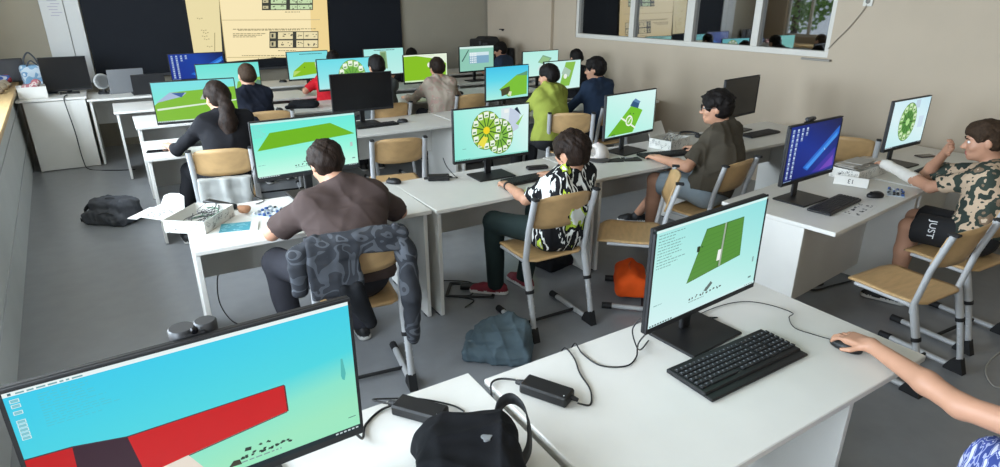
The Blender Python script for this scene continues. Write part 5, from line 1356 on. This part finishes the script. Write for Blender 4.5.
b.prism([(0, 0), (.07, .015), (.085, .045), (.085, .10), (.07, .135), (0, .15)], 0, .003, M=Mx); b.build('tuck_flap', CARD, t)
def wires(name, x, y, z, rz, sx, sy, sz, n, label, cols, seed):
    t = thing(name, label, 'wires', (x, y, z), rz); rg = random.Random(seed)
    for i in range(n):
        b = MB(); p = [(rg.uniform(-sx, sx), rg.uniform(-sy, sy), rg.uniform(.004, sz)) for _ in range(6)]
        b.tube(p, .0018, 0, 5); b.build('wire', cols[i % len(cols)], t)
    return t
WC = [mat('wire_black', '#18181a', .5), mat('wire_dark', '#3a3436', .5), mat('wire_grey', '#77787c', .5), mat('wire_green', '#2c6b45', .5)]
wires('jumper_wires', .30, 3.63, .7445, 51.5, .12, .08, .07, 9, 'tangle of thin jumper wires inside the doodled box', WC, 3)
t = open_box('white doodled box beside the pitch-picture monitor, wires heaped in it', (3.80, 3.42, .7405), 12, .30, .21, .085, seed=9)
wires('jumper_wires', 3.94, 3.56, .745, 12, .11, .07, .13, 8, 'heap of white and grey leads spilling from the box by the pitch monitor', [mat('wire_white', '#c9c4bb', .6), WC[2], mat('wire_beige', '#a79b8c', .6)], 8)
b = MB(); Mx = Matrix.Translation((0, .21, .085)) @ Matrix.Rotation(R(62), 4, 'X'); b.box((.13, .06, 0), (.24, .12, .003), M=Mx); b.build('lid', CARD, t)
t = thing('headset', 'black earphones and cable heap behind the glasses-wearing boy\'s mouse', 'headphones', (4.36, 3.72, .7405), -20)
b = MB(); b.tube([(-.09, 0, .03), (-.05, .07, .035), (.05, .07, .035), (.09, 0, .03)], .009, 0, 8); b.build('headband', BLACKM, t)
for s in (-1, 1):
    b = MB(); b.lathe([(.030, 0), (.036, .008), (.034, .024), (.024, .028)], (s * .088, -.012, .0005), 16); b.build('ear_cushion', BLACKP, t)
b = MB(); b.tube([(.09, -.03, .01), (.14, -.02, .004), (.16, .05, .004), (.10, .10, .004), (.02, .12, .004)], .003); b.build('lead', CABLE, t)
# on the brown-shirt child's desk
t = thing('booklet', 'teal-covered booklet in front of the doodled box', 'booklet', (.437, 3.43, .7405), -14)
b = MB(); b.box((0, 0, .003), (.20, .145, .005), bev=.001); b.build('pages', PAPER, t)
b = MB(); b.box((-.02, 0, .0062), (.155, .140, .0012)); b.build('cover', mat('teal_cover', '#3f93a3', .4, noise=.15, nscale=14), t)
b = MB(); rg = random.Random(6)
for i in range(16): b.box((rg.uniform(-.085, .045), rg.uniform(-.06, .06), .0071), (rg.uniform(.006, .03), rg.uniform(.003, .007), .0004))
b.build('printed_marks', mat('teal_print', '#a7d6dc', .5), t)
def kit(label, x, y, z, rz, w, d, seed):
    t = thing('component_kit', label, 'electronics kit', (x, y, z), rz, 'trays of electronic components')
    b = MB(); b.box((0, 0, .004), (w, d, .006), bev=.002); b.build('tray', mat('kit_tray', '#b9c3cc', .4), t); rg = random.Random(seed)
    CM = [mat('part_blue', '#2c4f8c', .4), mat('part_black', '#17181b', .5), mat('part_white', '#d7dade', .4), mat('part_steel', '#8e969e', .3, metal=.5)]
    nx, ny = 5, 4
    for i in range(nx):
        for j in range(ny):
            b = MB(); cx, cy = -w / 2 + (i + .5) * w / nx + rg.uniform(-.004, .004), -d / 2 + (j + .5) * d / ny + rg.uniform(-.004, .004)
            if rg.random() < .45: b.lathe([(.008, .007), (.009, .010), (.008, .007 + rg.uniform(.006, .014))], (cx, cy, 0), 10)
            else: b.box((cx, cy, .007 + .006), (rg.uniform(.012, .022), rg.uniform(.010, .018), rg.uniform(.006, .012)), bev=.0015)
            b.build('component', CM[rg.randint(0, 3)], t)
    return t
kit('tray of small blue and black components between booklet and black phone', .64, 3.60, .7405, 40, .17, .14, 4)
kit('tray of small components at the desk edge near the bandaged arm', 4.185, 1.83, .7405, 28, .17, .10, 5)
t = thing('smartphone', 'black phone lying beside the brown-shirt child\'s chin', 'phone', (.775, 3.62, .7405), -35)
b = MB(); b.box((0, 0, .0045), (.075, .15, .008), bev=.003); b.build('body', BLACKP, t); b = MB(); b.box((0, 0, .0089), (.068, .138, .0006)); b.build('display', mat('phone_glass', '#0c0d10', .08), t)
t = thing('smartphone', 'black phone lying on the desk end by the ponytail child', 'phone', (.20, 5.68, .7405), 80)
b = MB(); b.box((0, 0, .0045), (.08, .16, .008), bev=.003); b.build('body', BLACKP, t); b = MB(); b.box((0, 0, .0089), (.072, .148, .0006)); b.build('display', mat('phone_glass', '#0c0d10', .08), t)
t = thing('spectacle_case', 'long dark case behind the patterned-shirt boy\'s keyboard', 'case', (2.55, 3.56, .7405), -14)
B = Blob().box((0, 0, .014), (.072, .018, .002), .011, .01); B.mesh(.005, name='body', mats=mat('dark_leather', '#221f1f', .5), parent=t)
b = MB(); b.box((0, -.0295, .016), (.14, .001, .0015)); b.build('seam', mat('seam_grey', '#4c4848', .5), t)
t = thing('paper_wad', 'small tan crumpled lump beside the doodled box', 'lump', (.505, 3.66, .7405), 0)
B = Blob().ell((0, 0, .024), (.036, .028, .023), .01).cone((-.02, .01, .04), (.03, .0, .035), .014, .012, .01).cut((0, 0, .001), (0, 0, -1)); B.mesh(.005, amp=.004, freq=60, name='lump', mats=mat('tan_lump', '#a5795a', .8), parent=t)
# on the blue-wallpaper desk
def sheet(label, x, y, z, rz, w, d, seed, cols=None):
    t = thing('printed_sheet', label, 'paper', (x, y, z), rz, 'printed sheets'); b = MB(); b.box((0, 0, .0006), (w, d, .0010)); b.build('paper', PAPER, t); rg = random.Random(seed); b = MB()
    for i in range(4):
        for j in range(3):
            cx, cy = -w / 2 + (i + .5) * w / 4, -d / 2 + (j + .5) * d / 3
            for _ in range(4): b.box((cx + rg.uniform(-.018, .018), cy + rg.uniform(-.014, .014), .0013), (rg.uniform(.006, .026), rg.uniform(.004, .014), .0003))
    b.build('printed_pictures', mat('print_dark', '#5b5a58', .7), t)
sheet('white sheet with dark printed pictures in front of the mouse on the blue-wallpaper desk', 3.655, 1.805, .7405, 12, .29, .165, 2)
t = thing('table_card', 'folded white card reading 13 upside down, before the white box', 'card', (4.105, 2.085, .7405), -68)
b = MB()
for s in (-1, 1): b.box((0, s * .020, .028), (.205, .002, .060), M=Matrix.Translation((0, s * .0, 0)) @ Matrix.Rotation(R(-s * -14), 4, 'X'))
b.build('card', PAPER, t)
f2 = bpy.data.curves.new('number_print', 'FONT'); f2.body = '13'; f2.size = .042; f2.align_x = 'CENTER'; f2.align_y = 'CENTER'; f2.extrude = .0003
f2o = bpy.data.objects.new('number_print', f2); COL.objects.link(f2o)
f2o.matrix_local = Matrix.Rotation(R(-14), 4, 'X') @ Matrix.Translation((0, -.0216, .030)) @ Matrix.Rotation(R(90), 4, 'X') @ Matrix.Rotation(R(180), 4, 'Z')
def text_to_mesh(o, parent, m):
    dg = bpy.context.evaluated_depsgraph_get(); me = bpy.data.meshes.new_from_object(o.evaluated_get(dg)); n = o.name; mw = o.matrix_local.copy()
    bpy.data.objects.remove(o); me.materials.clear(); q = link(n, me, parent, [m]); q.matrix_local = mw; return q
text_to_mesh(f2o, t, INK)
text_to_mesh(fo, P4['t'], mat('print_white', '#dedede', .7))
t = open_box('white box full of papers and leads between the card and the rosette monitor', (4.22, 2.10, .7405), 4, .42, .20, .075, seed=15)
b = MB(); rg = random.Random(3)
for i in range(5): b.box((.18 + rg.uniform(-.05, .08), .11 + rg.uniform(-.02, .02), .070 + i * .006), (.22, .13, .004), M=Matrix.Rotation(R(rg.uniform(-5, 5)), 4, 'Z'))
b.build('papers', mat('grey_papers', '#b5b0a8', .8), t)
t = thing('smartphone', 'dark phone far behind the raised hand by the right wall', 'phone', (5.42, 2.22, .7405), 70)
b = MB(); b.box((0, 0, .005), (.075, .15, .009), bev=.003); b.build('body', mat('phone_brown', '#3a2c26', .5), t); b = MB(); b.box((0, 0, .0099), (.068, .138, .0006)); b.build('display', mat('phone_glass', '#0c0d10', .08), t)

# ------------------------------------------------------------------ left counter, teacher desk and the back row
t = thing('cardboard_box', 'white box with pink cloth on the teacher desk beside the dark monitor', 'box', (-.955, 8.86, .8405), 6, 'small white cardboard boxes')
b = MB(); b.box((.14, .12, .002), (.28, .24, .003)); 
for c, d in (((.14, .0015, .065), (.28, .003, .13)), ((.14, .2385, .065), (.28, .003, .13)), ((.0015, .12, .065), (.003, .24, .13)), ((.2785, .12, .065), (.003, .24, .13))): b.box(c, d)
b.build('walls', CARD, t)
B = Blob().ell((.17, .12, .10), (.075, .07, .06), .02).ell((.21, .12, .16), (.05, .05, .045), .03).ell((.09, .13, .11), (.05, .05, .04), .03)
fabric_thing('cloth', 'crumpled pink and white cloth poking out of the teacher desk box', 'cloth', (-.955, 8.86, .8405), 6, B, .010, pattern('pink_cloth', [(0, '#a8696f'), (.5, '#c9b7b2'), (.58, '#b0777b')], 14, .85, .3), .010, 24, 'cloth')
B = Blob().box((0, 0, .17), (.085, .045, .14), .03, .02)
t = fabric_thing('carrier_bag', 'light blue and white carrier bag with looped dark handles behind the white box', 'bag', (-.80, 9.33, .8405), 8, B, .010, pattern('blue_white_bag', [(0, '#7fa6c4'), (.48, '#c4d2dc'), (.56, '#6f9ac0'), (.64, '#d0dae0')], 8, .6, .3), .006, 20, 'body')
b = MB(); b.tube([(-.07, 0, .32), (-.05, 0, .42), (.0, 0, .48), (.05, 0, .42), (.08, 0, .32)], .009); b.tube([(-.05, -.06, .32), (.0, -.06, .39), (.07, -.06, .32)], .008); b.build('handle', mat('dark_strap', '#3b424c', .7), t)
B = Blob().box((0, 0, .10), (.035, .03, .07), .03, .02)
fabric_thing('bottle_pouch', 'dark narrow pouch standing between the carrier bag and the dark monitor', 'pouch', (-.655, 9.28, .8405), 0, B, .010, cloth('dark_slate', '#3c414a'), .003, 20, 'body')
t = thing('picture_frame', 'small dark framed panel leaning at the back of the left counter', 'frame', (-1.06, 9.76, .9505), 10)
Mx = Matrix.Rotation(R(-10), 4, 'X'); b = MB()
b.box((0, 0, .14), (.30, .02, .28), bev=.004, M=Mx); b.build('panel', mat('frame_dark', '#33343a', .4), t); b = MB(); b.box((0, -.0115, .14), (.25, .002, .23), M=Mx); b.build('glass', mat('frame_glass', '#4a4d55', .2), t)
B = Blob().ell((0, 0, .04), (.12, .09, .05), .02).cone((-.08, .02, .05), (.08, -.03, .09), .05, .035, .04).cone((-.1, -.04, .03), (.02, -.08, .03), .04, .03, .03).cut((0, 0, .001), (0, 0, -1))
fabric_thing('cloth', 'blue, red and white crumpled cloth on the left counter', 'cloth', (-1.16, 9.48, .9505), 20, B, .010, pattern('multicolour_cloth', [(0, '#3e5fa6'), (.46, '#d3d6dc'), (.54, '#4a6cb4'), (.60, '#a8434a')], 9, .8, .2, .5), .010, 22, 'cloth')
for (x, y, c, lab) in ((-1.10, 8.95, '#a2937c', 'beige crumpled bag near the front edge of the left counter'), (-1.10, 8.60, '#8b7a66', 'brown rounded lump on the left counter, nearest to the camera'), (-1.09, 9.22, '#b5a892', 'pale bun-shaped lump on the left counter beside the blue cloth')):
    B = Blob().ell((0, 0, .03), (.075, .065, .038), .02).ell((.04, .02, .045), (.04, .04, .03), .03).cut((0, 0, .001), (0, 0, -1))
    fabric_thing('paper_bag', lab, 'bag', (x, y, .9505), random.uniform(0, 90), B, .010, mat('lump_' + c[1:], c, .8), .008, 30, 'body')
def laptop(label, x, y, z, rz, w, d, ang, m, content=None):
    t = thing('laptop', label, 'laptop', (x, y, z), rz + 180, 'laptops on the back row')
    b = MB(); b.box((0, 0, .009), (w, d, .017), bev=.004); b.build('base', m, t)
    b = MB(); b.box((0, -.01, .0182), (w * .86, d * .5, .0012)); b.build('keyboard', KEYM, t)
    Mx = Matrix.Translation((0, d / 2, .018)) @ Matrix.Rotation(R(90 - ang), 4, 'X')
    b = MB(); b.box((0, 0, d * .5), (w, .008, d), bev=.003, M=Matrix.Translation((0, d / 2, .014)) @ Matrix.Rotation(R(-(ang - 90)), 4, 'X')); lid = b.build('screen_lid', m, t)
    b = MB(); b.box((0, -.0045, d * .52), (w * .92, .001, d * .84), M=Matrix.Translation((0, d / 2, .014)) @ Matrix.Rotation(R(-(ang - 90)), 4, 'X')); b.build('display', mat('dark_display', '#101114', .22), lid)
laptop('grey laptop standing open under the left end of the dark board', .12, 9.28, .8005, 8, .40, .29, 100, mat('laptop_grey', '#7b7d80', .5))
laptop('black laptop overlapping the grey one, by the blue monitor', .36, 8.98, .8005, 4, .37, .24, 100, BLACKM)
t = thing('desk_fan', 'small round pale grey fan at the left end of the back desk', 'fan', (-.12, 9.22, .8005), 20)
b = MB(); b.lathe([(.07, 0), (.07, .012), (.02, .02), (.015, .06)], (0, 0, 0), 20); b.build('foot', mat('fan_dark', '#2a2b2e', .5), t)
b = MB(); Mx = Matrix.Translation((0, 0, .15)) @ Matrix.Rotation(R(80), 4, 'X'); b.lathe([(.04, -.03), (.092, -.012), (.098, 0), (.092, .012), (.04, .02)], (0, 0, 0), 28, 0, Mx); b.build('housing', mat('fan_grey', '#b3b3b0', .5), t)
b = MB()
for r in (.03, .05, .07, .085): b.lathe([(r - .0015, .0185), (r + .0015, .0185), (r + .0015, .0215), (r - .0015, .0215)], (0, 0, 0), 24, 0, Mx)
b.build('grille', mat('fan_grille', '#8e8f8e', .5), t)
t = thing('printer', 'wide black printer on the far corner desk', 'printer', (5.42, 9.16, .8005), 0); t.scale = (1, 1, 1.22)
B = Blob().box((0, 0, .20), (.17, .15, .17), .03, .02).box((.05, 0, .38), (.10, .12, .02), .03, .03); B.mesh(.012, name='body', mats=BLACKM, parent=t)
b = MB(); b.box((0, -.17, .10), (.28, .06, .012), bev=.003); b.build('paper_tray', BLACKP, t); b = MB(); b.box((-.10, -.182, .33), (.09, .006, .05), bev=.002); b.build('control_panel', mat('panel_grey', '#3f4145', .3), t)
for x, lab in ((5.70, 'slim black loudspeaker nearest the black printer'), (5.82, 'slim black loudspeaker beside the right wall, in the far corner')):
    t = thing('speaker', lab, 'loudspeaker', (x, 8.98, .8005), -8, 'slim desk loudspeakers'); t.scale = (1, 1, 1.3)
    b = MB(); b.box((0, 0, .13), (.085, .11, .26), bev=.008); b.build('cabinet', BLACKM, t)
    for z, r in ((.09, .032), (.19, .020)):
        b = MB(); b.lathe([(r, 0), (r, .004), (r * .5, .001)], (0, 0, 0), 18, 0, Matrix.Translation((0, -.0555, z)) @ Matrix.Rotation(R(90), 4, 'X')); b.build('driver', mat('driver_grey', '#2e2f33', .6), t)
